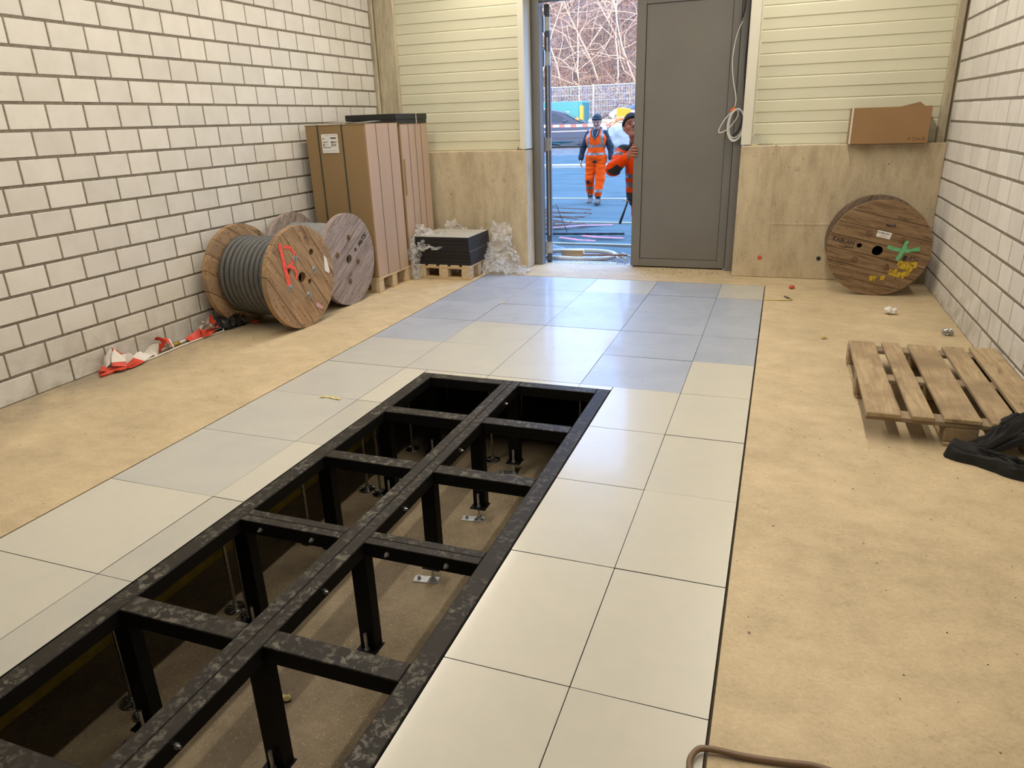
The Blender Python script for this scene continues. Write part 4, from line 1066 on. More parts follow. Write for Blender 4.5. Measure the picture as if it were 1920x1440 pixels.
cl = thing('black_cloth', 'crumpled black cloth draped over the near corner of the worn pallet', 'cloth', (3.85, -0.45, 0))
for nm_, pts, w_, h_, sd_ in (('draped_fold', [(4.13, -0.30, 0.146), (4.03, -0.335, 0.146), (3.95, -0.36, 0.138), (3.87, -0.415, 0.085), (3.80, -0.44, 0.03), (3.73, -0.45, 0.004)], 0.062, 0.035, 3),
                              ('hanging_fold', [(4.14, -0.395, 0.115), (4.05, -0.405, 0.10), (3.96, -0.415, 0.075), (3.88, -0.43, 0.04), (3.80, -0.455, 0.01)], 0.055, 0.045, 8),
                              ('floor_fold', [(3.68, -0.445, 0.0), (3.75, -0.50, 0.0), (3.82, -0.545, 0.0), (3.89, -0.59, 0.0), (3.99, -0.625, 0.0)], 0.062, 0.055, 5),
                              ('floor_fold', [(3.80, -0.49, 0.0), (3.86, -0.555, 0.0), (3.90, -0.63, 0.0), (3.97, -0.665, 0.0), (4.0, -0.64, 0.0)], 0.040, 0.045, 12)):
    V, F = cloth_strip(pts, w_, h_, sd_); link(nm_, np_mesh(nm_, V - np.array([3.85, -0.45, 0]), F, M['cloth']), cl)

# ================================================================== SMALL THINGS INSIDE
# barrier tape and rods along the left wall
bt = thing('barrier_tape', 'tangled red and white barrier tape on white rods along the foot of the left wall', 'barrier tape', (-1.34, -0.1, 0))
def ribbon(pts, w, nseg, wig, seed, stripe=0.16, start=0):
    P = np.array(pts, float); t = np.linspace(0, len(P)-1, nseg)
    Q = np.stack([np.interp(t, np.arange(len(P)), P[:, k]) for k in range(3)], 1)
    q = Q*9 + seed; Q = Q + wig*np.stack([vn(q), vn(q+5), np.abs(vn(q+9))], 1)
    Q[:, 2] = np.maximum(Q[:, 2], 0.004)
    T = np.gradient(Q, axis=0); T /= np.linalg.norm(T, axis=1)[:, None]
    b = MB(); vs = []; Ls = np.concatenate([[0], np.cumsum(np.linalg.norm(np.diff(Q, axis=0), axis=1))])
    for i in range(nseg):
        a = 0.5 + 2.2*vn(np.array([[i*0.09 + seed, seed, 0.3]]))[0]*2
        n = np.array([-T[i][1], T[i][0], 0]); n /= np.linalg.norm(n) + 1e-9
        d = n*math.cos(a)*w + np.array([0, 0, 1])*abs(math.sin(a))*w
        p0 = Q[i] - d*0.3; p1 = Q[i] + d*0.7; p0[2] = max(p0[2], 0.003); p1[2] = max(p1[2], 0.003); p0[0] = max(p0[0], -1.405); p1[0] = max(p1[0], -1.405)
        vs += [p0 - [-1.34, -0.1, 0], p1 - [-1.34, -0.1, 0]]
    n0 = len(b.v); b.add(vs, [], 0)
    for i in range(nseg-1):
        b.f.append([2*i, 2*i+1, 2*i+3, 2*i+2]); b.m.append((int(Ls[i]/stripe) + start) % 2)
    return b
ribbon([(-1.33, -0.66, 0.01), (-1.25, -0.56, 0.02), (-1.33, -0.50, 0.09), (-1.36, -0.47, 0.02), (-1.26, -0.52, 0.01), (-1.29, -0.34, 0.02), (-1.30, -0.17, 0.03), (-1.34, -0.12, 0.09), (-1.30, -0.06, 0.02)], 0.085, 90, 0.05, 2, 0.19, 0).build('tape', [M['taper'], M['tapew']], bt)
ribbon([(-1.37, -0.62, 0.02), (-1.35, -0.52, 0.10), (-1.37, -0.44, 0.05), (-1.33, -0.40, 0.02)], 0.06, 40, 0.05, 9, 0.12, 1).build('tape', [M['taper'], M['tapew']], bt)
ribbon([(-1.31, 0.08, 0.01), (-1.30, 0.22, 0.02), (-1.37, 0.30, 0.07), (-1.33, 0.38, 0.11), (-1.30, 0.42, 0.03), (-1.33, 0.30, 0.05), (-1.28, 0.20, 0.02), (-1.29, 0.36, 0.02), (-1.36, 0.44, 0.05)], 0.07, 90, 0.05, 4, 0.15, 0).build('tape', [M['taper'], M['tapew']], bt)
def rods(pts, r, mat, name): MB().tube([(p[0]+1.34, p[1]+0.1, p[2]) for p in pts], r, 10).build(name, M[mat], bt, True)
rods([(-1.365, -0.66, 0.013), (-1.35, -0.45, 0.015), (-1.335, -0.25, 0.016)], 0.013, 'taper', 'red_rod')
rods([(-1.335, -0.25, 0.016), (-1.345, 0.0, 0.016), (-1.35, 0.24, 0.018)], 0.012, 'tapew', 'white_rod')
rods([(-1.342, -0.03, 0.017), (-1.344, 0.035, 0.017)], 0.0135, 'yellow', 'yellow_sleeve')
rods([(-1.30, -0.5, 0.008), (-1.27, -0.3, 0.008), (-1.29, 0.0, 0.008), (-1.285, 0.2, 0.008), (-1.26, 0.42, 0.008), (-1.30, 0.46, 0.03), (-1.36, 0.40, 0.07), (-1.375, 0.33, 0.10)], 0.006, 'tapew', 'white_cord')
rods([(-1.30, -0.71, 0.012), (-1.29, -0.63, 0.012), (-1.31, -0.58, 0.014)], 0.012, 'taper', 'red_handle')
# dark bag at the reel
bag = SDF(0.03); bag.ball((-1.31, 0.55, 0.05), (0.07, 0.10, 0.055)).ball((-1.33, 0.46, 0.04), (0.05, 0.07, 0.04)).ball((-1.27, 0.62, 0.045), (0.04, 0.05, 0.04))
bag.disp = lambda P: 0.09*np.abs(vn(P*18)) + 0.04*np.abs(vn(P*48)) - 0.028
o = link('black_bag', bag.mesh('black_bag', M['black'], 0.008)); tag(o, 'crumpled black plastic bag lying at the foot of the tan reel', 'bag')
for v in o.data.vertices: v.co.z = max(v.co.z, 0.001)
tag(MB().tube([(-1.19, 0.68, 0.012), (-1.16, 0.72, 0.012)], 0.012, 8).build('red_cap', M['taper']), 'small red plastic cap beside the black bag under the tan reel', 'cap')

# white cable coil and black cable at the right door jamb
wc = thing('cable_coil', 'coil of white cable tied with orange tape hanging at the right door jamb', 'cable', (2.40, 3.56, 1.44))
base = np.array([2.40, 3.56, 1.44])
def wire(pts, r, mat, name, parent=wc, closed=False):
    P = np.array(pts, float)
    # smooth through the points
    t = np.linspace(0, len(P)-1, len(P)*8); Q = []
    for s in t:
        i = int(min(s, len(P)-2)); f = s - i
        p0, p1, p2, p3 = P[max(i-1, 0)], P[i], P[i+1], P[min(i+2, len(P)-1)]
        Q.append(0.5*((2*p1) + (-p0+p2)*f + (2*p0-5*p1+4*p2-p3)*f*f + (-p0+3*p1-3*p2+p3)*f**3))
    return MB().tube(np.array(Q) - (base if parent is wc else 0), r, 8).build(name, M[mat], parent, True)
wire([(2.378, 3.57, 2.30), (2.335, 3.585, 2.18), (2.312, 3.59, 2.00), (2.33, 3.59, 1.82), (2.365, 3.57, 1.68), (2.37, 3.56, 1.60), (2.355, 3.56, 1.545)], 0.0045, 'wcable', 'hanging_cable')
rr = random.Random(6)
for k in range(5):
    a = 0.075 + rr.uniform(-.012, .012); c = 0.135 + rr.uniform(-.015, .015); cx, cz = 2.385 + rr.uniform(-.012, .012), 1.415 + rr.uniform(-.012, .012); dy = rr.uniform(-.02, .015)
    MB().tube([(cx + a*math.cos(t)*0.9 + 0.35*c*math.sin(t)*0.15 - 2.40, 3.553 + dy - 3.56 + 0.01*math.sin(2*t), cz + c*math.sin(t) - 1.44) for t in np.linspace(0, 2*PI, 33)[:-1]], 0.0045, 8, True).build('cable_loop', M['wcable'], wc, True)
wire([(2.355, 3.55, 1.545), (2.28, 3.55, 1.46), (2.235, 3.55, 1.37), (2.25, 3.55, 1.345), (2.32, 3.55, 1.38), (2.39, 3.55, 1.47), (2.40, 3.55, 1.53), (2.37, 3.55, 1.55)], 0.0045, 'wcable', 'stray_loop')
MB().cbox((-0.026, -0.014, -0.014), (0.026, 0.014, 0.014), 0.005).build('orange_tie', M['orange'], wc, loc=(2.352-2.40, 3.545-3.56, 1.548-1.44), rot=(0, -0.75, 0))
bc = wire([(2.392, 3.57, 2.70), (2.393, 3.57, 2.45), (2.375, 3.575, 2.33)], 0.008, 'black', 'black_cable', None); tag(bc, 'short black cable sleeve above the white coil at the door jamb', 'cable')
bc = wire([(2.445, 3.575, 2.75), (2.440, 3.575, 2.30), (2.432, 3.575, 2.0), (2.440, 3.572, 1.75), (2.447, 3.566, 1.58), (2.44, 3.56, 1.45), (2.41, 3.556, 1.36), (2.36, 3.556, 1.31)], 0.008, 'black', 'black_cable', None); tag(bc, 'long black cable running down the right door jamb into the coil', 'cable')

# clear bag and scraps on the ledge right of the door
fb = thing('plastic_bag', 'clear plastic bag with screws leaning on the ledge right of the door', 'bag', (2.63, 3.44, 1.229))
P, F = crumple(lambda u, v: (-0.08 + 0.20*u*(1-0.75*v), 0.02 + 0.04*v, 0.005 + 0.095*v), 16, 16, 0.008, 30, 3); link('bag_film', np_mesh('bag_film', P, F, M['filmbag'], smooth=False), fb)
rr = random.Random(8)
for k in range(5): MB().cyl((0.03 + rr.uniform(-.05, .07), rr.uniform(-.03, .02), 0.007), (0.05 + rr.uniform(-.05, .06), rr.uniform(-.03, .02), 0.007), 0.004, 0.003, 6).build('screw', M['rust'], fb)
tag(MB().cbox((2.51, 3.40, 1.2285), (2.60, 3.43, 1.236), 0.001).build('wood_scrap', M['pal_new']), 'thin pale scrap of wood on the ledge beside the clear bag', 'scrap')
for k, x in enumerate((0.225, 0.252)): tag(MB().cyl((x, 3.43, 1.2255), (x, 3.43, 1.232), 0.012, 0.010, 8).cyl((x, 3.43, 1.232), (x, 3.43, 1.262), 0.008, 0.002, 8).build('anchor_bolt', M['rust']), ('rusty anchor bolt on the left ledge, nearer to the cartons', 'rusty anchor bolt on the left ledge, nearer to the doorway')[k], 'bolt')

# litter on the floor
def crumb(name, mat, c, r, label, cat, seed, flat=0.5, fr=25, amp=0.5):
    s_ = SDF(0.01); s_.ball(c, (r, r*0.8, r*flat)); s_.disp = lambda P: amp*r*np.abs(vn(P*fr + seed))*2 - 0.3*r*amp
    o = link(name, s_.mesh(name, M[mat], r/6, pad=r)); zm = min(v.co.z for v in o.data.vertices); o.location.z = 0.001 - zm
    return tag(o, label, cat)
crumb('paper_tissue', 'paper', (3.74, 2.14, 0.03), 0.040, 'crumpled white paper tissue on the floor near the right wall', 'tissue', 3, 0.6, 40, 0.9)
crumb('foil_scrap', 'galv', (4.04, 1.62, 0.025), 0.036, 'crumpled shiny foil scrap at the foot of the right brick wall', 'foil', 6, 0.55, 55, 0.9)
crumb('orange_scrap', 'redcap', (3.02, 2.90, 0.02), 0.026, 'orange scrap on the floor between the grey tiles and the brown reel', 'scrap', 9, 0.6)
crumb('yellow_scrap', 'yellowpaper', (3.225, 1.33, 0.015), 0.020, 'tiny yellow crumpled scrap on the floor near the worn pallet', 'scrap', 12, 0.6, 60)
tag(MB().tube([(2.79, 2.40, 0.006), (2.88, 2.41, 0.006), (2.98, 2.42, 0.010), (3.02, 2.44, 0.012), (2.99, 2.52, 0.012)], [0.006, 0.006, 0.006, 0.006, 0.004], 8).build('yellow_strap', M['yellowpaper'], None, True), 'thin yellow strap end on the floor at the right edge of the tiles', 'strap')
tag(MB().tube([(2.99, 2.50, 0.006), (3.01, 2.44, 0.012), (2.96, 2.56, 0.006)], 0.006, 8).build('bent_twig', M['brow'], None, True), 'dark bent twig at the end of the yellow strap', 'twig')
tag(MB().box((0, -0.045, 0), (0.014, 0.045, 0.0012)).build('yellow_tape', M['yellowpaper'], loc=(0.605, 1.83, 0.002), rot=(0, 0, -0.08)), 'short strip of yellow tape on the blue-grey tiles near the doorway', 'tape')
tag(MB().grid(lambda u, v: (-0.07 + 0.14*u, -0.012 + 0.024*v + 0.01*math.sin(5*u), 0.0015 + 0.004*math.sin(9*u)**2), 10, 3).build('yellow_tape', M['yellowpaper'], loc=(0.43, -0.62, 0.001), rot=(0, 0, 0.1)), 'curled yellow tape scrap on the pale tiles left of the frame', 'tape')
bcab = wire([(2.90, -2.70, 0.012), (2.80, -2.66, 0.014), (2.755, -2.58, 0.016), (2.765, -2.525, 0.016), (2.80, -2.507, 0.014), (2.88, -2.50, 0.010), (2.97, -2.488, 0.010), (3.04, -2.478, 0.012), (3.09, -2.50, 0.03)], 0.008, 'brcable', 'brown_cable', None)
tag(bcab, 'brown cable end curving over the tile edge in the foreground', 'cable')
crumb('yellow_leaf', 'yellowpaper', (1.18, -2.20, PITZ+0.012), 0.022, 'yellow leaf scrap on the pit floor beside a frame leg', 'leaf', 15, 0.35, 50, 0.9).location.z += PITZ
# crumbs of dirt at the threshold and on the floor
b = MB(); rr = random.Random(12)
def grit(n, x0, x1, y0, y1, r0, r1):
    for _ in range(n):
        x, y = rr.gauss((x0+x1)/2, (x1-x0)/4), rr.gauss((y0+y1)/2, (y1-y0)/4); r = rr.uniform(r0, r1)
        if y > 3.34 and (x < 0.37 or x > 2.42): continue
        if 0.75 < x < 2.02 and y < -0.03: continue
        b.add([(x-r, y-r*.4, 0.0005), (x, y-r, 0.0005), (x+r, y-r*.3, 0.0005), (x+r*.6, y+r*.8, 0.0005), (x-r*.6, y+r*.7, 0.0005), (x-r*.2, y, r*0.8)], [(0, 1, 5), (1, 2, 5), (2, 3, 5), (3, 4, 5), (4, 0, 5)])
grit(90, 1.6, 2.4, 3.30, 3.60, 0.002, 0.007); grit(70, 0.4, 3.4, 3.0, 3.55, 0.002, 0.005); grit(120, 2.8, 4.1, -3.0, 3.0, 0.0012, 0.004); grit(120, -1.4, 0, -1.5, 2.6, 0.0012, 0.004); grit(60, 0.2, 2.6, 0.3, 2.9, 0.002, 0.004)
tag(b.build('dirt_crumbs', M['nail']), 'scattered dark dirt crumbs on the floor and at the door sill', 'dirt', kind='stuff')

# ================================================================== OUTDOORS
def gz(y):
    return np.interp(y, [3.6, 3.9, 5.2, 13, 25, 31, 36, 42, 56, 62, 80], [-0.03, -0.05, -0.20, -0.20, 0.40, 0.45, 1.25, 3.4, 10.6, 12.4, 12.6])
def sheet_mesh(name, x0, x1, y0, y1, nx, ny, mat, dz, amp, fr, seed, parent=None):
    X, Y = np.meshgrid(np.linspace(x0, x1, nx), np.linspace(y0, y1, ny))
    P = np.stack([X.ravel(), Y.ravel(), np.zeros(X.size)], 1)
    q = P*np.array(fr) + seed
    n = 1 - 2*np.abs(vn(q)) ; n2 = vn(q*2.7 + 11)
    edge = np.minimum(1, np.minimum(P[:, 1]-y0, y1-P[:, 1])/0.3)
    P[:, 2] = gz(P[:, 1]) + dz + amp*(np.maximum(n, 0.55) - 0.55)*2.2*(0.3+0.7*edge) + amp*0.25*n2
    F = np.array([(j*nx+i, j*nx+i+1, (j+1)*nx+i+1, (j+1)*nx+i) for j in range(ny-1) for i in range(nx-1)])
    return link(name, np_mesh(name, P, F, mat), parent)
yd = sheet_mesh('floor_yard', -45, 40, 3.86, 34.0, 60, 60, M['yard'], -0.03, 0.0, (1, 1, 1), 0); tag(yd, 'gravel ground of the construction yard outside', 'ground', kind='structure')
hl = sheet_mesh('floor_slope', -60, 45, 33.5, 78, 120, 60, M['hill'], -0.05, 0.9, (0.35, 0.35, 1), 4); tag(hl, 'steep brown wooded slope behind the yard', 'slope', kind='structure')
gb = sheet_mesh('grass_bank', -25, 14, 30.5, 37.0, 150, 40, M['grass'], 0.0, 0.22, (1.5, 1.5, 1), 9); tag(gb, 'dry yellow grass bank behind the wire fence', 'grass', kind='stuff')

# blue sheets laid in overlapping lanes across the yard
lanes = [(4.55, 6.05), (5.95, 8.25), (8.15, 12.0), (11.9, 16.5), (16.4, 22.0)]
nm = ['nearest blue ground sheet just outside the doorway', 'second blue ground sheet from the doorway, with pink spray lines', 'third blue ground sheet, in front of the walking worker', 'fourth blue ground sheet, behind the walking worker', 'farthest blue ground sheet before the parked car']
for i, (a, c) in enumerate(lanes):
    o = sheet_mesh('ground_sheet', -12, 9, a, c, 210, 64, M['tarp'], 0.012 + 0.006*(i % 2), 0.022 + 0.006*i, (0.55, 3.2, 1), 3*i)
    tag(o, nm[i], 'ground sheet', 'blue ground sheets in the yard')
for i, (y, w) in enumerate(((5.94, 0.05), (8.13, 0.05), (11.87, 0.06), (18.5, 0.5))):
    z = float(gz(y)); o = MB().cbox((-12, y - w/2, z - 0.02), (9, y + w/2, z + (0.05 if w < 0.2 else 0.09)), 0.004).build('white_batten', M['white'])
    tag(o, ('white batten along the seam closest to the doorway', 'white batten across the sheets between doorway and walking worker', 'white batten just behind the walking worker', 'broad white strip in front of the parked car')[i], 'batten', 'white battens on the ground sheets')
# pink spray lines on the second and third sheets
def spray(pts, w):
    b = MB(); P = np.array(pts, float); vs = []
    for i, p in enumerate(P): vs += [(p[0], p[1]-w, float(gz(p[1]))+0.062), (p[0]+0.02, p[1]+w, float(gz(p[1]))+0.062)]
    b.add(vs, [(2*i, 2*i+2, 2*i+3, 2*i+1) for i in range(len(P)-1)]); return b
for i, (pts, w) in enumerate((([(-0.6, 7.3), (-0.2, 7.6), (0.3, 7.75)], 0.05), ([(0.1, 6.55), (0.35, 6.45), (0.75, 6.42)], 0.05), ([(-0.2, 6.35), (0.15, 6.15), (0.4, 6.12)], 0.04), ([(0.45, 8.6), (0.8, 8.8), (1.2, 8.9)], 0.06))):
    tag(spray(pts, w).build('spray_line', M['spraypink']), ('pink spray line near the bundle of rebar', 'bright pink spray line in front of the door edge', 'faint pink spray line beside the folded sheet', 'pink spray line beside the hanging hammer')[i], 'spray line')
# folded sheet edge at the left of the doorway
P, F = crumple(lambda u, v: (-0.55 + 1.35*u, 4.72 + 0.55*v - 0.25*u, -0.12 + 0.34*max(0, 1-1.25*u)*math.sin(PI*min(1, v*1.05)) + 0.02), 60, 26, 0.03, 5, 21)
P[:, 2] = np.maximum(P[:, 2], gz(P[:, 1]) + 0.03)
tag(link('folded_sheet', np_mesh('folded_sheet', P, F, M['tarpdark'])), 'grey-blue sheet thrown up into a fold at the left of the doorway', 'sheet')
# gravel patch, hose ring, brick, scrap at the threshold
gp = sheet_mesh('gravel_patch', -1.2, 2.6, 3.915, 4.62, 120, 40, M['earth'], 0.012, 0.02, (18, 18, 1), 2); tag(gp, 'patch of grey gravel between the drain grate and the blue sheet', 'gravel', kind='stuff')
hz = MB().tube([(0.52 + 0.60*math.cos(t), 4.17 + 0.24*math.sin(t), 0.015 + 0.012*math.sin(2*t)) for t in np.linspace(0, 2*PI, 49)[:-1]], 0.026, 10, True).build('hose', M['hosew'], None, True); tag(hz, 'thick white hose lying in a ring outside the threshold', 'hose')
tag(MB().cbox((-0.13, -0.055, 0), (0.13, 0.055, 0.075), 0.004).build('timber_block', M['pal_new'], None, loc=(0.60, 4.22, -0.01), rot=(0, 0, 0.1)), 'short timber block lying inside the white hose ring', 'block')
for i, (x, y, a, L, mt) in enumerate(((1.17, 4.02, 1.9, 0.30, 'timber'), (1.22, 4.0, 2.1, 0.34, 'pal_new'), (1.28, 4.03, 2.2, 0.26, 'timber'), (1.05, 3.93, 0.15, 0.5, 'rebar'))):
    tag(MB().cbox((-L/2, -0.012, 0), (L/2, 0.012, 0.016), 0.002).build('wood_offcut', M[mt], None, loc=(x, y, 0.02 + 0.012*i), rot=(0, 0, a)), ('pale wooden offcut leaning lowest in the scrap by the threshold', 'light thin lath in the scrap by the threshold', 'short lath nearest the closed leaf in the scrap', 'rusty flat bar across the scrap by the threshold')[i], 'offcut')
rb = thing('rebar_bundle', 'bundle of rusty bent rebar stirrups on the blue sheet left of the doorway view', 'rebar', (-0.75, 7.0, float(gz(7.0)) + 0.05))
rr = random.Random(5)
for k in range(16):
    x, y, z = rr.uniform(-.5, .45), rr.uniform(-.35, .35), 0.02 + 0.02*k; a = rr.uniform(-.5, .5)
    w_, d_ = 0.36, 0.16
    pts = [(-w_, -d_, 0), (w_, -d_, 0), (w_, d_, 0.02), (-w_, d_, 0.02), (-w_, -d_*0.8, 0)]
    c, s_ = math.cos(a), math.sin(a)
    MB().tube([(x + p[0]*c - p[1]*s_, y + p[0]*s_ + p[1]*c, z + p[2]) for p in pts], 0.007, 6).build('stirrup', M['rebar'], rb)
MB().tube([(0.1, 0.0, 0.3), (0.35, -0.1, 0.42), (0.55, -0.2, 0.02)], 0.006, 6).build('bent_wire', M['nail'], rb)
bar = MB().tube([(-0.55 + 0.09*k, 6.55 + 0.013*k, float(gz(6.6)) + 0.075) for k in range(15)], [0.016 if k % 2 else 0.02 for k in range(15)], 8).build('spacer_bar', M['nail'], None, True)
tag(bar, 'long dark ribbed spacer bar on the blue sheet', 'bar')

# ------------------------------------------------------------------ people
def hand(sdf, wrist, d, up, side, curl=0.5, s=1.0, spread=1.0):
    """palm + four fingers + thumb; d = direction of the fingers, up = back of hand normal, side = direction of the thumb"""
    d, up, side = [np.array(v, float)/np.linalg.norm(v) for v in (d, up, side)]
    w = np.array(wrist, float)
    pc = w + d*0.05*s
    for q in (-0.026, -0.009, 0.009, 0.026): sdf.cone(w + d*0.012*s + side*q*0.7*s, w + d*0.088*s + side*q*s, 0.015*s, 0.0115*s, 0.012)
    for q, L in ((0.028, 0.070), (0.0095, 0.078), (-0.0095, 0.073), (-0.027, 0.058)):
        p = w + d*0.088*s + side*q*s*spread; ang = 0.25*curl; dirs = d
        for k, (l, r) in enumerate(((0.42, 0.0095), (0.33, 0.0088), (0.25, 0.0080))):
            a = curl*(0.35 + 0.55*k); dd = d*math.cos(a) - up*math.sin(a)
            e = p + dd*L*l*s; sdf.cone(p, e, r*s, (r-0.0006)*s, 0.004); p = e
    p = w + d*0.03*s + side*0.026*s
    e = p + (d*0.6 + side*0.7 - up*0.35)/1.0*0.038*s; sdf.cone(p, e, 0.0135*s, 0.011*s, 0.010)
    e2 = e + (d*0.95 + side*0.15 - up*0.35*curl)*0.032*s; sdf.cone(e, e2, 0.0108*s, 0.009*s, 0.005)

def head(sdf, c, fwd, up, s=1.0):
    """cranium, jaw, brow, nose, cheeks, lips, ears, neck start; c = centre of the skull"""
    f = np.array(fwd, float); f /= np.linalg.norm(f); u = np.array(up, float); u -= f*(u@f); u /= np.linalg.norm(u); r = np.cross(f, u)
    P = lambda a, b_, c_: c + (r*a + f*b_ + u*c_)*s
    sdf.cone(P(0, -0.022, 0.035), P(0, 0.030, 0.038), 0.082*s, 0.074*s, 0.03)
    sdf.cone(P(0, 0.028, 0.0), P(0, 0.052, -0.085), 0.066*s, 0.040*s, 0.03)
    for q in (-1, 1):
        sdf.cone(P(q*0.050, 0.005, -0.03), P(q*0.028, 0.062, -0.098), 0.030*s, 0.020*s, 0.02)
        sdf.ball(P(q*0.042, 0.070, -0.028), 0.024*s, 0.018)
        sdf.cone(P(q*0.052, 0.078, 0.028), P(q*0.014, 0.094, 0.026), 0.010*s, 0.011*s, 0.010)
        sdf.ball(P(q*0.080, -0.004, -0.01), 0.016*s, 0.006).ball(P(q*0.082, -0.008, 0.012), 0.016*s, 0.006)
        sdf.ball(P(q*0.012, 0.104, -0.030), 0.0095*s, 0.006)
    sdf.cone(P(0, 0.094, 0.018), P(0, 0.114, -0.024), 0.0085*s, 0.0125*s, 0.008)
    sdf.cone(P(-0.022, 0.088, -0.060), P(0.022, 0.088, -0.060), 0.0075*s, 0.0075*s, 0.006)
    sdf.cone(P(-0.018, 0.086, -0.073), P(0.018, 0.086, -0.073), 0.0085*s, 0.0085*s, 0.006)
    sdf.ball(P(0, 0.080, -0.104), 0.020*s, 0.016)
    return P
def face_bits(root, P, loc, s=1.0):
    for q in (-1, 1):
        MB().cyl(P(q*0.033, 0.078, 0.004)-loc, P(q*0.032, 0.0975, 0.000)-loc, 0.0125*s, 0.0085*s, 10).build('eye', M['eye'], root, True)
        MB().tube([P(q*0.054, 0.086, 0.022)-loc, P(q*0.034, 0.100, 0.027)-loc, P(q*0.014, 0.106, 0.022)-loc], 0.0058*s, 6).build('eyebrow', M['brow'], root, True)
    MB().tube([P(-0.024, 0.092, -0.067)-loc, P(0, 0.0965, -0.066)-loc, P(0.024, 0.092, -0.067)-loc], 0.0026*s, 6).build('mouth_line', M['eye'], root, True)

def beanie(root, c, fwd, up, s, loc):
    f = np.array(fwd, float); f /= np.linalg.norm(f); u = np.array(up, float); u -= f*(u@f); u /= np.linalg.norm(u); r = np.cross(f, u)
    P = lambda a, b_, c_: np.array(c) + (r*a + f*b_ + u*c_)*s - loc
    k = SDF(0.02); k.cone(P(0, -0.026, 0.058), P(0, 0.022, 0.068), 0.088*s, 0.080*s); k.cone(P(0, -0.04, 0.03), P(0, -0.035, 0.05), 0.080*s, 0.085*s)
    n = 20
    pts = [P(0.086*math.cos(t), 0.004 + 0.104*math.sin(t), 0.045 + 0.028*math.sin(t)) for t in np.linspace(0, 2*PI, n+1)]
    for a, b_ in zip(pts[:-1], pts[1:]): k.cone(a, b_, 0.013*s, 0.013*s, 0.01)
    k.disp = lambda G: 0.0016*np.sin(np.arctan2((G - P(0, 0, 0))@r, (G - P(0, 0, 0))@f)*34)
    link('beanie', k.mesh('beanie', M['beanie'], 0.006), root)

def folds(amp, fr): return lambda G: amp*(np.abs(vn(G*np.array(fr)))*2 - 0.35) 

# worker walking towards the doorway
L1 = np.array([-0.76, 11.0, float(gz(11.0)) + 0.035])
w1 = thing('person', 'worker in orange safety vest and orange trousers with dark sleeves walking towards the doorway', 'person', tuple(L1))
O = np.zeros(3)
body = SDF(0.03)
hc = np.array([0.015, -0.03, 1.600]); fwd1 = (0.06, -1.0, -0.22); up1 = (0, -0.2, 1)
body.cone((0, 0.01, 1.40), (0.008, -0.005, 1.54), 0.060, 0.057)
P1 = head(body, hc, fwd1, up1, 1.04)
body.cone((0, 0, 0.95), (0, 0.015, 1.30), 0.115, 0.13, 0.06)
for q in (-1, 1):
    body.cone((q*0.15, 0.02, 1.37), (q*0.285, 0.03, 1.12), 0.048, 0.042); body.cone((q*0.285, 0.03, 1.12), (q*0.315, -0.02, 0.885), 0.040, 0.028)
hand(body, (-0.316, -0.025, 0.890), (0.02, -0.10, -1), (-1, 0.0, 0.0), (0, -1, 0.0), 0.55, 1.08)
hand(body, (0.316, -0.025, 0.900), (0.0, -0.12, -1), (1, 0.0, 0.0), (0.2, -1, 0.0), 0.50, 1.08)
KL = [(-0.10, 0.0, 0.90), (-0.125, -0.05, 0.49), (-0.145, 0.10, 0.115)]; KR = [(0.10, 0.0, 0.90), (0.105, -0.09, 0.49), (0.085, -0.17, 0.10)]
for K in (KL, KR): body.cone(K[0], K[1], 0.075, 0.055); body.cone(K[1], K[2], 0.052, 0.038)
link('body', body.mesh('body', M['skin'], 0.0075), w1); face_bits(w1, P1, O, 1.04)
beanie(w1, hc, fwd1, up1, 1.04, O)
jk = SDF(0.04)
jk.cone((0, 0.01, 0.93), (0, 0.02, 1.30), 0.135, 0.150, 0.06).cone((-0.13, 0.02, 1.365), (0.13, 0.02, 1.365), 0.075, 0.075, 0.05)
for q in (-1, 1):
    jk.cone((q*0.155, 0.02, 1.375), (q*0.285, 0.03, 1.12), 0.078, 0.064); jk.cone((q*0.285, 0.03, 1.12), (q*0.316, -0.018, 0.905), 0.062, 0.047)
    jk.cone((q*0.316, -0.018, 0.925), (q*0.317, -0.022, 0.900), 0.046, 0.043)
    jk.cone((q*0.065, -0.075, 1.41), (q*0.075, 0.05, 1.455), 0.030, 0.036, 0.02)
jk.cone((-0.07, 0.07, 1.44), (0.07, 0.07, 1.44), 0.042, 0.042); jk.disp = folds(0.012, (9, 9, 20))
link('jacket', jk.mesh('jacket', M['navy'], 0.0095), w1)
vs_ = SDF(0.05)
vs_.cone((0, 0.008, 0.935), (0, 0.018, 1.30), 0.162, 0.166, 0.06).cone((-0.055, 0.005, 0.93), (0.055, 0.005, 0.93), 0.150, 0.150, 0.05).cone((-0.075, 0.015, 1.22), (0.075, 0.015, 1.22), 0.135, 0.135, 0.06)
for q in (-1, 1): vs_.cone((q*0.125, 0.02, 1.39), (q*0.115, 0.0, 1.30), 0.078, 0.11, 0.05)
vs_.disp = folds(0.012, (8, 8, 16))
def vest_mat(C):
    x, y, z = C.T; m = np.zeros(len(C), int)
    m[((z > 1.115) & (z < 1.165)) | ((z > 0.965) & (z < 1.012))] = 1
    m[(np.abs(np.abs(x) - 0.145) < 0.030) & (z > 1.165)] = 1
    m[(z > 1.36 - 0.0) & (np.abs(x) < 0.085) & (y < 0.05)] = 2
    m[(z > 1.30 + np.abs(x)*1.1 - 0.04) & (np.abs(x) < 0.085) & (y < 0)] = 2
    m[(z < 0.83 + 0.045*np.clip(1 - np.abs(x)/0.06, 0, 1)) & (y < 0) & (np.abs(x) < 0.06)] = 2
    return m
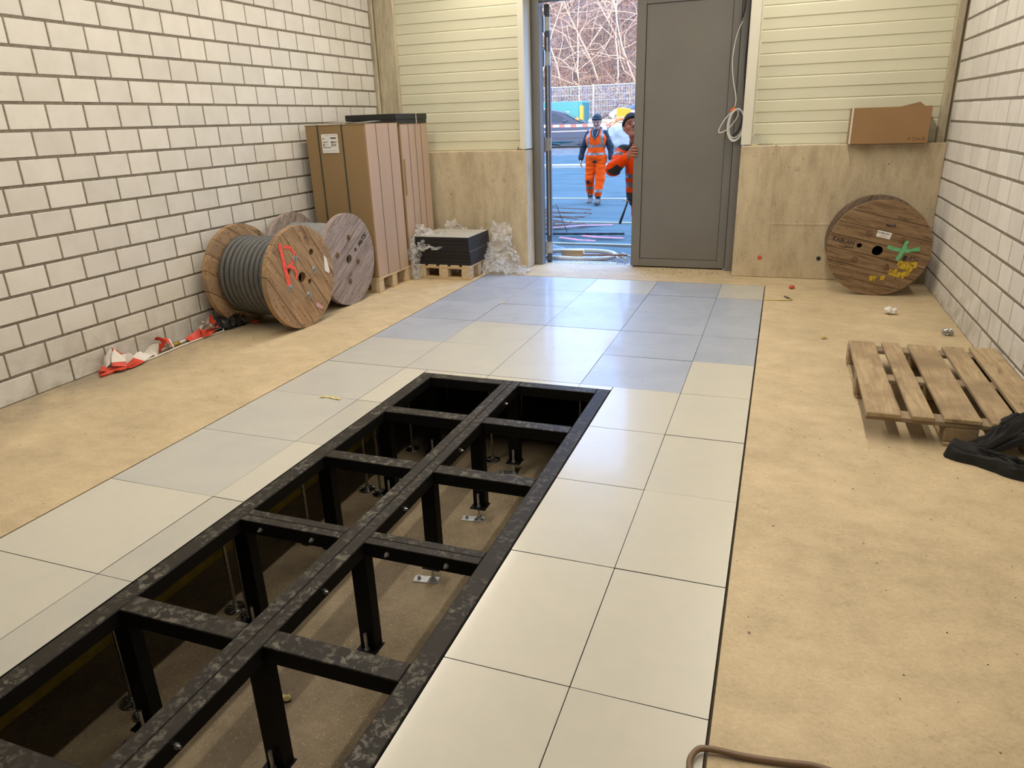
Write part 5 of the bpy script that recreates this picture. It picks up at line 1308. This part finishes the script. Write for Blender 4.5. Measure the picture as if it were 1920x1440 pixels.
link('safety_vest', vs_.mesh('safety_vest', [M['hivis'], M['reflect'], M['navy']], 0.0095, vest_mat), w1)
MB().tube([(-0.058, -0.085, 1.445), (-0.045, -0.145, 1.36), (0.0, -0.168, 1.27), (0.045, -0.145, 1.36), (0.058, -0.085, 1.445)], 0.0085, 6).build('zip_edge', M['reflect'], w1, True)
tr = SDF(0.05)
tr.cone((-0.07, 0, 0.93), (0.07, 0, 0.93), 0.135, 0.135).cone((-0.08, 0.01, 0.84), (0.08, 0.01, 0.84), 0.115, 0.115)
for K in (KL, KR):
    k0, k1, k2 = map(np.array, K); an = k2 + np.array([0, -0.005, 0.125])
    tr.cone(k0, k1, 0.118, 0.092, 0.03).cone(k1, an, 0.090, 0.082, 0.03)
tr.disp = folds(0.016, (8, 8, 19))
def tr_mat(C):
    x, y, z = C.T; m = np.zeros(len(C), int)
    m[((x < 0) & (z > 0.285) & (z < 0.335)) | ((x > 0) & (z > 0.245) & (z < 0.30))] = 1
    m[(np.abs(x + 0.135) < 0.030) & (z > 0.40) & (z < 0.475) & (y < -0.03)] = 2
    return m
link('trousers', tr.mesh('trousers', [M['hivis'], M['reflect'], M['charcoal']], 0.0095, tr_mat), w1)
for K, tilt in ((KL, 0.35), (KR, 0.05)):
    k2 = np.array(K[2]); sk = SDF(0.02); sk.cone(k2 + (0, -0.004, 0.13), k2 + (0, -0.002, 0.04), 0.058, 0.056); link('sock', sk.mesh('sock', M['navy'], 0.009), w1)
    bt_ = SDF(0.025); t = k2 + np.array([0, -0.17, -0.055 - (0.0 if tilt < 0.2 else 0.04)]); h_ = k2 + np.array([0, 0.03, -0.045])
    bt_.cone(k2 + (0, 0, 0.045), k2 + (0, 0.01, -0.03), 0.055, 0.05).cone(h_, t + (0, 0.06, 0.01), 0.050, 0.048).cone(t + (0, 0.05, 0.005), t, 0.048, 0.040)
    zl = (h_[2] + t[2])/2
    def bm(C, h=h_, t=t):
        f = np.clip((C[:, 1]-h[1])/(t[1]-h[1]), 0, 1); zs = h[2]*(1-f) + t[2]*f
        return (C[:, 2] < zs - 0.022).astype(int)
    link('boot', bt_.mesh('boot', [M['boot'], M['sole']], 0.008, bm), w1)

# worker at the edge of the closed leaf
GZ2 = float(gz(4.2)) - 0.0
L2 = np.array([1.36, 4.17, GZ2])
w2 = thing('person', 'worker in orange jacket and black beanie gripping the grey door leaf edge', 'person', tuple(L2))
def W2(x, y, z): return np.array([x, y, z]) - L2
hc2 = W2(1.297, 4.065, 1.405); f2 = (0.26, -0.86, 0.42); u2 = (-0.22, 0.35, 0.9)
b2 = SDF(0.03)
b2.cone(W2(1.345, 4.16, 1.20), W2(1.315, 4.11, 1.335), 0.064, 0.060)
P2 = head(b2, hc2, f2, u2, 1.03)
b2.cone(W2(1.45, 4.17, 0.78), W2(1.38, 4.17, 1.08), 0.115, 0.13, 0.06)
SH, EL, WR = W2(1.195, 4.13, 1.155), W2(1.135, 3.91, 0.995), W2(1.310, 3.745, 1.120)
b2.cone(SH, EL, 0.048, 0.042); b2.cone(EL, WR, 0.040, 0.030)
b2.cone(W2(1.53, 4.14, 1.15), W2(1.60, 4.05, 0.90), 0.048, 0.042); b2.cone(W2(1.60, 4.05, 0.90), W2(1.58, 3.90, 0.70), 0.040, 0.03); hand(b2, W2(1.58, 3.90, 0.70), (0, -0.3, -1), (1, 0, 0), (0, -1, 0), 0.5, 1.06)
# gripping hand: palm beside the leaf edge, fingers around the front of the stile
pw_ = W2(1.335, 3.72, 1.150)
for q in (-0.027, -0.009, 0.009, 0.027): b2.cone(W2(1.318, 3.738, 1.128 + q*0.5), W2(1.372, 3.668, 1.178 + q*1.15), 0.019, 0.0145, 0.012)
for q, L in ((0.033, 0.050), (0.011, 0.060), (-0.011, 0.058), (-0.032, 0.048)):
    a = W2(1.372, 3.668, 1.178 + q*1.15); m_ = W2(1.398, 3.634, 1.184 + q*1.25); e = W2(1.398 + L*0.62, 3.6375, 1.182 + q*1.28)
    b2.cone(a, m_, 0.0115, 0.0105, 0.004); b2.cone(m_, e, 0.0105, 0.0088, 0.004)
b2.cone(W2(1.345, 3.725, 1.165), W2(1.372, 3.735, 1.215), 0.014, 0.011, 0.008); b2.cone(W2(1.372, 3.735, 1.215), W2(1.383, 3.724, 1.245), 0.011, 0.009, 0.005)
KA = [W2(1.385, 4.17, 0.74), W2(1.410, 4.12, 0.36), W2(1.425, 4.20, 0.02)]; KB = [W2(1.56, 4.17, 0.74), W2(1.60, 4.12, 0.36), W2(1.62, 4.22, 0.02)]
for K in (KA, KB): b2.cone(K[0], K[1], 0.075, 0.055); b2.cone(K[1], K[2], 0.052, 0.038)
link('body', b2.mesh('body', M['skin2'], 0.006), w2); face_bits(w2, P2, O, 1.03); beanie(w2, hc2, f2, u2, 1.03, O)
j2 = SDF(0.04)
j2.cone(W2(1.395, 4.17, 0.70), W2(1.37, 4.17, 1.06), 0.160, 0.160, 0.06).cone(W2(1.24, 4.15, 1.13), W2(1.49, 4.15, 1.13), 0.080, 0.080, 0.05)
j2.cone(SH, EL, 0.082, 0.074).cone(EL, WR - (WR-EL)*0.05, 0.073, 0.050).cone(W2(1.53, 4.14, 1.15), W2(1.60, 4.05, 0.90), 0.08, 0.065).cone(W2(1.60, 4.05, 0.90), W2(1.58, 3.92, 0.73), 0.062, 0.048)
for q in (-1, 1): j2.cone(W2(1.345 + q*0.055, 4.085, 1.225), W2(1.345 + q*0.065, 4.19, 1.265), 0.028, 0.030, 0.02)
j2.disp = folds(0.012, (9, 9, 18))
def j2m(C):
    C = C + L2; x, y, z = C.T; m = np.zeros(len(C), int)
    m[((z > 0.885) & (z < 0.935) | (z > 0.79) & (z < 0.845)) & (x > 1.19) & (y > 3.99)] = 1
    m[(z < 0.735) & (x > 1.17) & (y > 3.99)] = 2
    m[(z > 1.165 + 0.0*x) & (x < 1.30) & (x > 1.14) & (y > 4.0) & (z > 1.185 - (x-1.20)*0.35)] = 2
    d = C - (EL + L2); ax = (WR - EL)/np.linalg.norm(WR - EL); t = d@ax
    rad = d - t[:, None]*ax
    m[(t > 0.00) & (t < 0.165) & (rad[:, 2] < 0.02) & (y < 3.95) & (rad@np.array([0.6, -0.75, -0.3]) > 0.02) & (np.abs(t-0.085) + np.abs(rad[:, 2]+0.02)*0.8 < 0.105)] = 2
    s_ = C - (SH + L2); ax2 = (EL - SH)/np.linalg.norm(EL - SH); t2 = s_@ax2
    m[(t2 > 0.09) & (t2 < 0.135) & (x < 1.24) & (y > 3.93)] = 1
    return m
link('jacket', j2.mesh('jacket', [M['hivis'], M['reflect'], M['charcoal']], 0.006, j2m), w2)
t2 = SDF(0.05); t2.cone(W2(1.40, 4.17, 0.72), W2(1.54, 4.17, 0.72), 0.135, 0.135)
for K in (KA, KB): t2.cone(K[0], K[1], 0.112, 0.09, 0.03).cone(K[1], K[2] + np.array([0, 0, 0.06]), 0.088, 0.08, 0.03)
t2.disp = folds(0.014, (8, 8, 19))
def t2m(C):
    z = C[:, 2] + L2[2]; m = np.zeros(len(C), int); m[z > 0.60] = 1; m[(z < 0.30) & (z > 0.20)] = 1; return m
link('trousers', t2.mesh('trousers', [M['hivis'], M['charcoal']], 0.0095, t2m), w2)
for K in (KA, KB):
    k2 = K[2]; bt_ = SDF(0.025); bt_.cone(k2 + (0, 0, 0.05), k2 + (0, 0.01, -0.045), 0.058, 0.05).cone(k2 + (0, 0.02, -0.05), k2 + (0.0, -0.16, -0.06), 0.048, 0.042)
    link('boot', bt_.mesh('boot', M['boot'], 0.009), w2)
hm = thing('hammer', 'black-handled hammer hanging from the belt of the worker at the door', 'hammer', (1.225, 4.04, 0.40))
MB().tube([(-0.035, 0.0, 0.0), (0.0, 0.0, 0.10), (0.045, 0.01, 0.24)], [0.0145, 0.0125, 0.009], 10).build('handle', M['black'], hm, True)
MB().tube([(-0.005, 0.0, 0.262), (0.03, 0.01, 0.250), (0.075, 0.02, 0.236)], [0.006, 0.012, 0.014], 8).build('head', M['galv'], hm, True)

# ------------------------------------------------------------------ yard in the background
# car (front to the right)
cy_, cg = 26.6, float(gz(26.6))
car = thing('car', 'slate blue estate car parked behind the red and white tape', 'car', (-6.25, cy_, cg), math.radians(5))
CL = 4.55
prof = [(-2.25, 0.32), (-2.28, 0.62), (-2.20, 0.95), (-1.95, 1.02), (0.55, 0.95), (1.45, 0.90), (1.95, 0.78), (2.22, 0.62), (2.28, 0.42), (2.2, 0.25), (1.85, 0.22), (-1.9, 0.22)]
def xprism(poly, y0, y1, b=None):
    b = b or MB(); q = MB().prism([(p[0], p[1]) for p in poly], y0, y1)
    b.add([(v[1], v[0], v[2]) for v in q.v], [f[::-1] for f in q.f]); return b
xprism(prof, -0.86, 0.86).build('body', M['carpaint'], car)
roof = [(-2.05, 1.0), (-1.72, 1.42), (-1.2, 1.47), (-0.2, 1.47), (0.35, 1.36), (1.15, 0.92), (0.55, 0.93)]
xprism(roof, -0.70, 0.70).build('cabin', M['carpaint'], car)
for nm_, poly in (('rear_quarter_window', [(-1.75, 1.04), (-1.60, 1.34), (-1.12, 1.37), (-1.12, 1.02)]), ('rear_door_window', [(-1.05, 1.02), (-1.05, 1.375), (-0.28, 1.375), (-0.28, 0.99)]), ('front_door_window', [(-0.20, 0.99), (-0.20, 1.375), (0.15, 1.31), (0.62, 1.05), (0.72, 0.97)])):
    xprism(poly, -0.712, -0.702).build(nm_, M['carglass'], car)
MB().add([(0.42, -0.62, 1.345), (1.16, -0.66, 0.945), (1.16, 0.66, 0.945), (0.42, 0.62, 1.345)], [(0, 1, 2, 3)]).build('windscreen', M['carglass'], car)
for x in (-1.38, 1.42):
    for y in (-0.84, 0.70):
        w_ = MB().cyl((x, y, 0.31), (x, y+0.14, 0.31), 0.315, n=24).build('wheel', M['rubber'], car)
        MB().cyl((x, y-0.006, 0.31), (x, y, 0.31), 0.21, n=20).build('rim', M['galv'], w_)
for x in (-0.24, 0.80): MB().box((x, -0.8645, 0.28), (x+0.012, -0.8595, 0.95)).build('door_gap', M['black'], car)
for z in (0.60, 0.34): MB().box((-2.1, -0.875, z), (1.9, -0.861, z+0.03)).build('side_moulding', M['galv' if z > 0.5 else 'rubber'], car)
for x in (-0.12, -1.02): MB().cbox((x, -0.885, 0.80), (x+0.16, -0.862, 0.83), 0.004).build('door_handle', M['carpaint'], car)
MB().cbox((2.05, -0.80, 0.60), (2.24, -0.55, 0.74), 0.02).build('headlight', M['galv'], car); MB().cbox((2.2, -0.8, 0.25), (2.31, 0.8, 0.5), 0.03).build('bumper', M['carpaint'], car)
MB().cbox((0.48, -0.98, 0.97), (0.58, -0.84, 1.06), 0.02).build('mirror', M['carpaint'], car)
# teal skip
sk_ = thing('waste_container', 'teal open waste container full of cardboard behind the car', 'container', (-7.85, 29.6, float(gz(29.6))), math.radians(3))
b = MB(); CW, CD, CH = 2.1, 1.6, 1.75
for lo, hi, nm_ in (((-CW, -CD/2, 0.1), (CW, -CD/2+0.08, CH-0.28), 'front_wall'), ((-CW, CD/2-0.08, 0.1), (CW, CD/2, CH+0.05), 'rear_wall'), ((-CW, -CD/2, 0.1), (-CW+0.08, CD/2, CH), 'end_wall'), ((CW-0.08, -CD/2, 0.1), (CW, CD/2, CH), 'end_wall'), ((-CW, -CD/2, 0), (CW, CD/2, 0.12), 'base')):
    MB().cbox(lo, hi, 0.01).build(nm_, M['teal'], sk_)
for k in range(6): MB().cbox((-CW+0.25+k*0.72, -CD/2-0.06, 0.12), (-CW+0.35+k*0.72, -CD/2, CH-0.28), 0.01).build('rib', M['tealdark'], sk_)
MB().cbox((0.95, -CD/2-0.09, 0.35), (1.95, -CD/2-0.065, CH+0.02), 0.01).build('hatch', M['teal'], sk_)
MB().add([(1.30, -CD/2-0.095, 1.30), (1.50, -CD/2-0.095, 1.30), (1.47, -CD/2-0.095, 1.02), (1.33, -CD/2-0.095, 1.02)], [(0, 1, 2, 3)]).add([(1.27, -CD/2-0.095, 1.33), (1.53, -CD/2-0.095, 1.33), (1.53, -CD/2-0.095, 1.37), (1.27, -CD/2-0.095, 1.37)], [(0, 1, 2, 3)]).build('white_emblem', M['white'], sk_)
MB().cbox((1.98, -CD/2-0.03, 0.9), (2.11, -CD/2+0.3, 1.6), 0.005).build('yellow_plate', M['sign'], sk_)
for i, (x, z, w_, h_, a, mt, lb_) in enumerate(((-0.5, 1.15, 0.9, 0.75, 0.2, 'card', 'large cardboard sheet sticking out of the teal container'), (0.35, 1.18, 0.6, 0.7, -0.25, 'card2', 'brown cardboard box in the teal container'), (-0.1, 1.2, 1.2, 0.35, 0.5, 'paper', 'white packaging sheet on top of the teal container load'))):
    o = MB().cbox((-w_/2, -0.2 - 0.1*i, -h_/2), (w_/2, 0.2 - 0.25*i, h_/2), 0.01).build('packaging', M[mt]); o.location = (-7.85 + x, 29.5 - 0.12*i, float(gz(29.6)) + z); o.rotation_euler = (0, a, 0.1); tag(o, lb_, 'packaging')
# mobile wire fence
def fence(x0, y, rz, label, lean=0.0):
    g = float(gz(y)); t = thing('wire_fence', label, 'fence', (x0, y, g), rz); Wd, Hh = 3.4, 2.12
    for x in (0, Wd): MB().cyl((x, 0, 0), (x, lean, Hh+0.06), 0.028, n=8).build('post', M['galv'], t)
    for z in (0.12, Hh): MB().cyl((0, lean*z/Hh, z), (Wd, lean*z/Hh, z), 0.022, n=8).build('rail', M['galv'], t)
    b = MB()
    for k in range(1, 40): b.cyl((Wd*k/40, 0.0, 0.12), (Wd*k/40, lean, Hh), 0.007, n=4, caps=False)
    for z in np.linspace(0.3, Hh-0.12, 7): b.cyl((0, lean*z/Hh, z), (Wd, lean*z/Hh, z), 0.006, n=4, caps=False)
    tag(b.build('wire_mesh', M['galv'], t), kind='stuff')
fence(-13.3, 33.6, 0.05, 'grey mobile wire fence panel behind the left end of the waste container')
fence(-9.85, 33.8, 0.03, 'grey mobile wire fence panel right behind the teal waste container')
fence(-6.45, 33.9, -0.06, 'mobile wire fence panel on the grass bank above the rubble heap')
fence(-3.0, 33.6, 0.0, 'mobile wire fence panel farthest right behind the door leaf')
# rubble heap with boards and bags right of the car
rh = MB(); 
X, Y = np.meshgrid(np.linspace(-6.9, 2.0, 60), np.linspace(28.2, 31.5, 30)); P = np.stack([X.ravel(), Y.ravel(), 0*X.ravel()], 1)
P[:, 2] = gz(P[:, 1]) + 1.0*np.clip(1 - ((P[:, 0]+2.4)/4.3)**2, 0, 1)*np.clip(1-((P[:, 1]-29.9)/1.7)**2, 0, 1) + 0.22*vn(P*3) - 0.02
F = np.array([(j*60+i, j*60+i+1, (j+1)*60+i+1, (j+1)*60+i) for j in range(29) for i in range(59)])
tag(link('rubble_heap', np_mesh('rubble_heap', P, F, M['earth'], smooth=False)), 'grey heap of building rubble behind the walking worker', 'rubble')
rr = random.Random(21)
bl = ['long pale board lowest on the rubble heap', 'board pointing left over the rubble heap', 'greyish plank across the middle of the rubble heap', 'tilted light plank on top of the rubble heap', 'short reddish plank at the left end of the heap', 'thick beam half buried in the heap', 'thin lath sticking out of the heap', 'pale board near the worker at the door']
for k, l in enumerate(bl):
    x = -5.3 + 0.42*k; o = MB().cbox((-0.9 + 0.05*k, -0.10, -0.02), (0.9 - 0.05*k, 0.10, 0.02), 0.004).build('board', M['timber' if k % 3 else 'pal_new'])
    o.location = (x, 28.35 - 0.05*k, float(gz(28.5)) + 0.75 + 0.10*rr.random() + 0.06*k); o.rotation_euler = (0.3, rr.uniform(-.22, .28), rr.uniform(-.3, .3)); tag(o, l, 'board', 'boards on the rubble heap')
for k, (x, z, mt, l) in enumerate(((-3.6, 1.55, 'bagdark', 'dark blue rubbish bag on top of the rubble heap'), (-2.9, 1.75, 'bagdark', 'dark rubbish bag near the door leaf on the heap'), (-4.2, 1.45, 'bigbag', 'pale grey sack on the left of the dark rubbish bags'))):
    s_ = SDF(0.05); s_.ball((0, 0, 0), (0.42, 0.34, 0.28)).ball((0.2, -0.05, 0.12), (0.2, 0.2, 0.18)); s_.disp = folds(0.06, (6, 6, 6)); o = link('rubbish_bag', s_.mesh('rubbish_bag', M[mt], 0.035, pad=0.1)); o.location = (x, 29.4, float(gz(29.4)) + z - 0.3); tag(o, l, 'bag')
o = MB().cbox((-0.30, -0.02, -0.22), (0.30, 0.02, 0.22), 0.006).build('yellow_board', M['sign']); o.location = (-3.7, 28.1, float(gz(28)) + 1.22); o.rotation_euler = (0.3, 0.1, 0); tag(o, 'small yellow board lying on the rubble heap', 'board')
# white big bag with orange frame
bbg = SDF(0.1); bbg.cone((-0.3, 0, 0.42), (0.3, 0, 0.42), 0.40, 0.40).cone((-0.32, 0, 0.75), (0.32, 0, 0.75), 0.34, 0.34); bbg.disp = folds(0.07, (3.5, 3.5, 3.5))
o = link('big_bag', bbg.mesh('big_bag', M['bigbag'], 0.03, pad=0.12)); o.location = (-2.15, 21.2, float(gz(21.2))); tag(o, 'bulging white big bag beside the worker at the door', 'bag')
of = thing('barrier_stand', 'orange barrier frame standing behind the white big bag', 'barrier', (-2.45, 22.0, float(gz(22.0))))
MB().tube([(-0.35, 0, 0), (-0.42, 0, 0.9), (-0.25, 0, 1.22), (0.5, 0, 1.22), (0.85, 0, 1.2), (0.85, 0, 0)], 0.055, 8).build('tube_frame', M['orange'], of, True)
# warning tape across the yard
tp = thing('warning_tape', 'red and white warning tape stretched across the yard in front of the car', 'warning tape', (-2.5, 22.6, 0))
b = MB(); n = 60
X = np.linspace(-7, 6, n+1); Zt = 1.28 + 0.10*((X+0.5)/6.5)**2 - 0.02
vs = []
for x, z in zip(X, Zt): vs += [(x, 0, z-0.045), (x, 0.01, z+0.045)]
b.add(vs, [])
for k in range(n): b.f.append([2*k, 2*k+2, 2*k+3, 2*k+1]); b.m.append(k % 2)
b.build('tape', [M['white'], M['taper']], tp)
for x in (-7, 6): MB().cyl((x, 0.03, float(gz(22.6))), (x, 0.03, 1.6), 0.03, n=8).build('stake', M['timber'], tp)
# fallen branch on the bank
tag(MB().tube([(-6.2, 32.2, 1.05), (-5.6, 32.3, 1.5), (-5.1, 32.4, 1.75), (-4.8, 32.3, 2.15), (-4.2, 32.4, 2.05)], [0.07, 0.06, 0.05, 0.04, 0.02], 7).build('fallen_branch', M['twig3'], None, True), 'dark crooked branch lying on the grass bank', 'branch')

# thicket on the slope: bare shoots nobody could count
def shoots(N, x0, x1, y0, y1, h0, h1, r0, r1, droop, seed, segs=6):
    g = np.random.default_rng(seed)
    x = g.uniform(x0, x1, N); y = g.uniform(y0, y1, N); z = gz(y) - 0.1
    P = np.zeros((N, segs+1, 3)); P[:, 0] = np.stack([x, y, z], 1)
    d = np.stack([g.normal(0, 0.55, N), g.normal(-0.25, 0.45, N), np.ones(N)], 1); d /= np.linalg.norm(d, axis=1)[:, None]
    L = g.uniform(h0, h1, N)/segs; R0 = g.uniform(r0, r1, N)
    for k in range(segs):
        P[:, k+1] = P[:, k] + d*L[:, None]
        d = d + g.normal(0, 0.28, (N, 3)); d[:, 2] -= droop; d /= np.linalg.norm(d, axis=1)[:, None]
    R = R0[:, None]*np.linspace(1, 0.35, segs+1)[None]
    T = np.gradient(P, axis=1); T /= np.linalg.norm(T, axis=2)[..., None]
    u = np.cross(T, np.array([0.3, 1, 0.1])); u /= np.linalg.norm(u, axis=2)[..., None] + 1e-9; w = np.cross(T, u)
    V = np.stack([P + R[..., None]*(math.cos(a)*u + math.sin(a)*w) for a in (0, 2*PI/3, 4*PI/3)], 2)
    idx = np.arange(N*(segs+1)*3).reshape(N, segs+1, 3); F = []
    for a in range(3):
        c = (a+1) % 3; F.append(np.stack([idx[:, :-1, a], idx[:, :-1, c], idx[:, 1:, c], idx[:, 1:, a]], -1).reshape(-1, 4))
    return V.reshape(-1, 3), np.concatenate(F)
def thicket(name, label, mat, *a):
    V, F = shoots(*a); tag(link(name, np_mesh(name, V, F, M[mat])), label, 'thicket', kind='stuff')
thicket('undergrowth', 'dense pale bare shoots of the thicket covering the slope', 'twig1', 7500, -20, 6, 36, 58, 1.2, 3.4, 0.008, 0.024, 0.16, 1, 7)
thicket('undergrowth', 'brown bare shoots woven through the thicket on the slope', 'twig2', 11000, -20, 6, 35.5, 60, 1.0, 3.0, 0.008, 0.022, 0.12, 2, 7)
thicket('undergrowth', 'dark twigs in the depth of the thicket on the slope', 'twig3', 2600, -24, 10, 36.5, 60, 0.8, 2.6, 0.015, 0.035, 0.10, 3)
thicket('grass_tufts', 'dry yellow stalks on the bank around the fence', 'grass', 5000, -16, 4, 31.5, 37, 0.25, 0.75, 0.008, 0.018, 0.10, 4, 3)
def bare_tree(x, y, h, lean, seed, label):
    g = random.Random(seed); t = thing('bare_tree', label, 'tree', (x, y, float(gz(y)) - 0.1), 0, 'bare trees on the slope')
    pts = [(0, 0, 0)]; d = np.array([lean, g.uniform(-.2, .1), 1.0])
    for k in range(9):
        d = d + np.array([g.gauss(0, .10), g.gauss(0, .06), 0]); p = np.array(pts[-1]) + d/np.linalg.norm(d)*h/9; pts.append(tuple(p))
    rad = np.linspace(0.055, 0.018, 10); MB().tube(pts, rad, 7).build('trunk', M['trunk'], t, True)
    for k in range(11):
        i = g.randint(2, 8); p = np.array(pts[i]); dd = np.array([g.uniform(-1, 1), g.uniform(-.6, .2), g.uniform(.2, 1.0)]); q = [p]
        for _ in range(6): dd = dd + np.array([g.gauss(0, .3), g.gauss(0, .2), g.gauss(-.05, .25)]); q.append(q[-1] + dd/np.linalg.norm(dd)*h*0.075)
        MB().tube(q, np.linspace(rad[i]*0.6, 0.008, 7), 5).build('branch', M['trunk'], t, True)
tl = [(-11.0, 38.0, 8, 0.25), (-9.6, 39.5, 9, -0.1), (-8.3, 37.5, 7, 0.05), (-7.4, 40.0, 9, -0.35), (-6.4, 38.5, 8, 0.15), (-5.6, 41.0, 9, 0.05), (-4.6, 38.2, 8, -0.25), (-3.4, 39.5, 8, 0.3), (-12.8, 40.5, 9, 0.1), (-1.8, 40, 9, -0.1), (-15, 39, 9, 0.2), (0.5, 39, 9, 0.1), (-10.2, 44, 9, 0.5), (-6.9, 45, 9, -0.5), (-8.8, 47, 9, 0.2), (-4.5, 46, 9, -0.1)]
for k, a in enumerate(tl): bare_tree(*a, 50+k, 'slender bare tree with pale bark growing on the wooded slope')
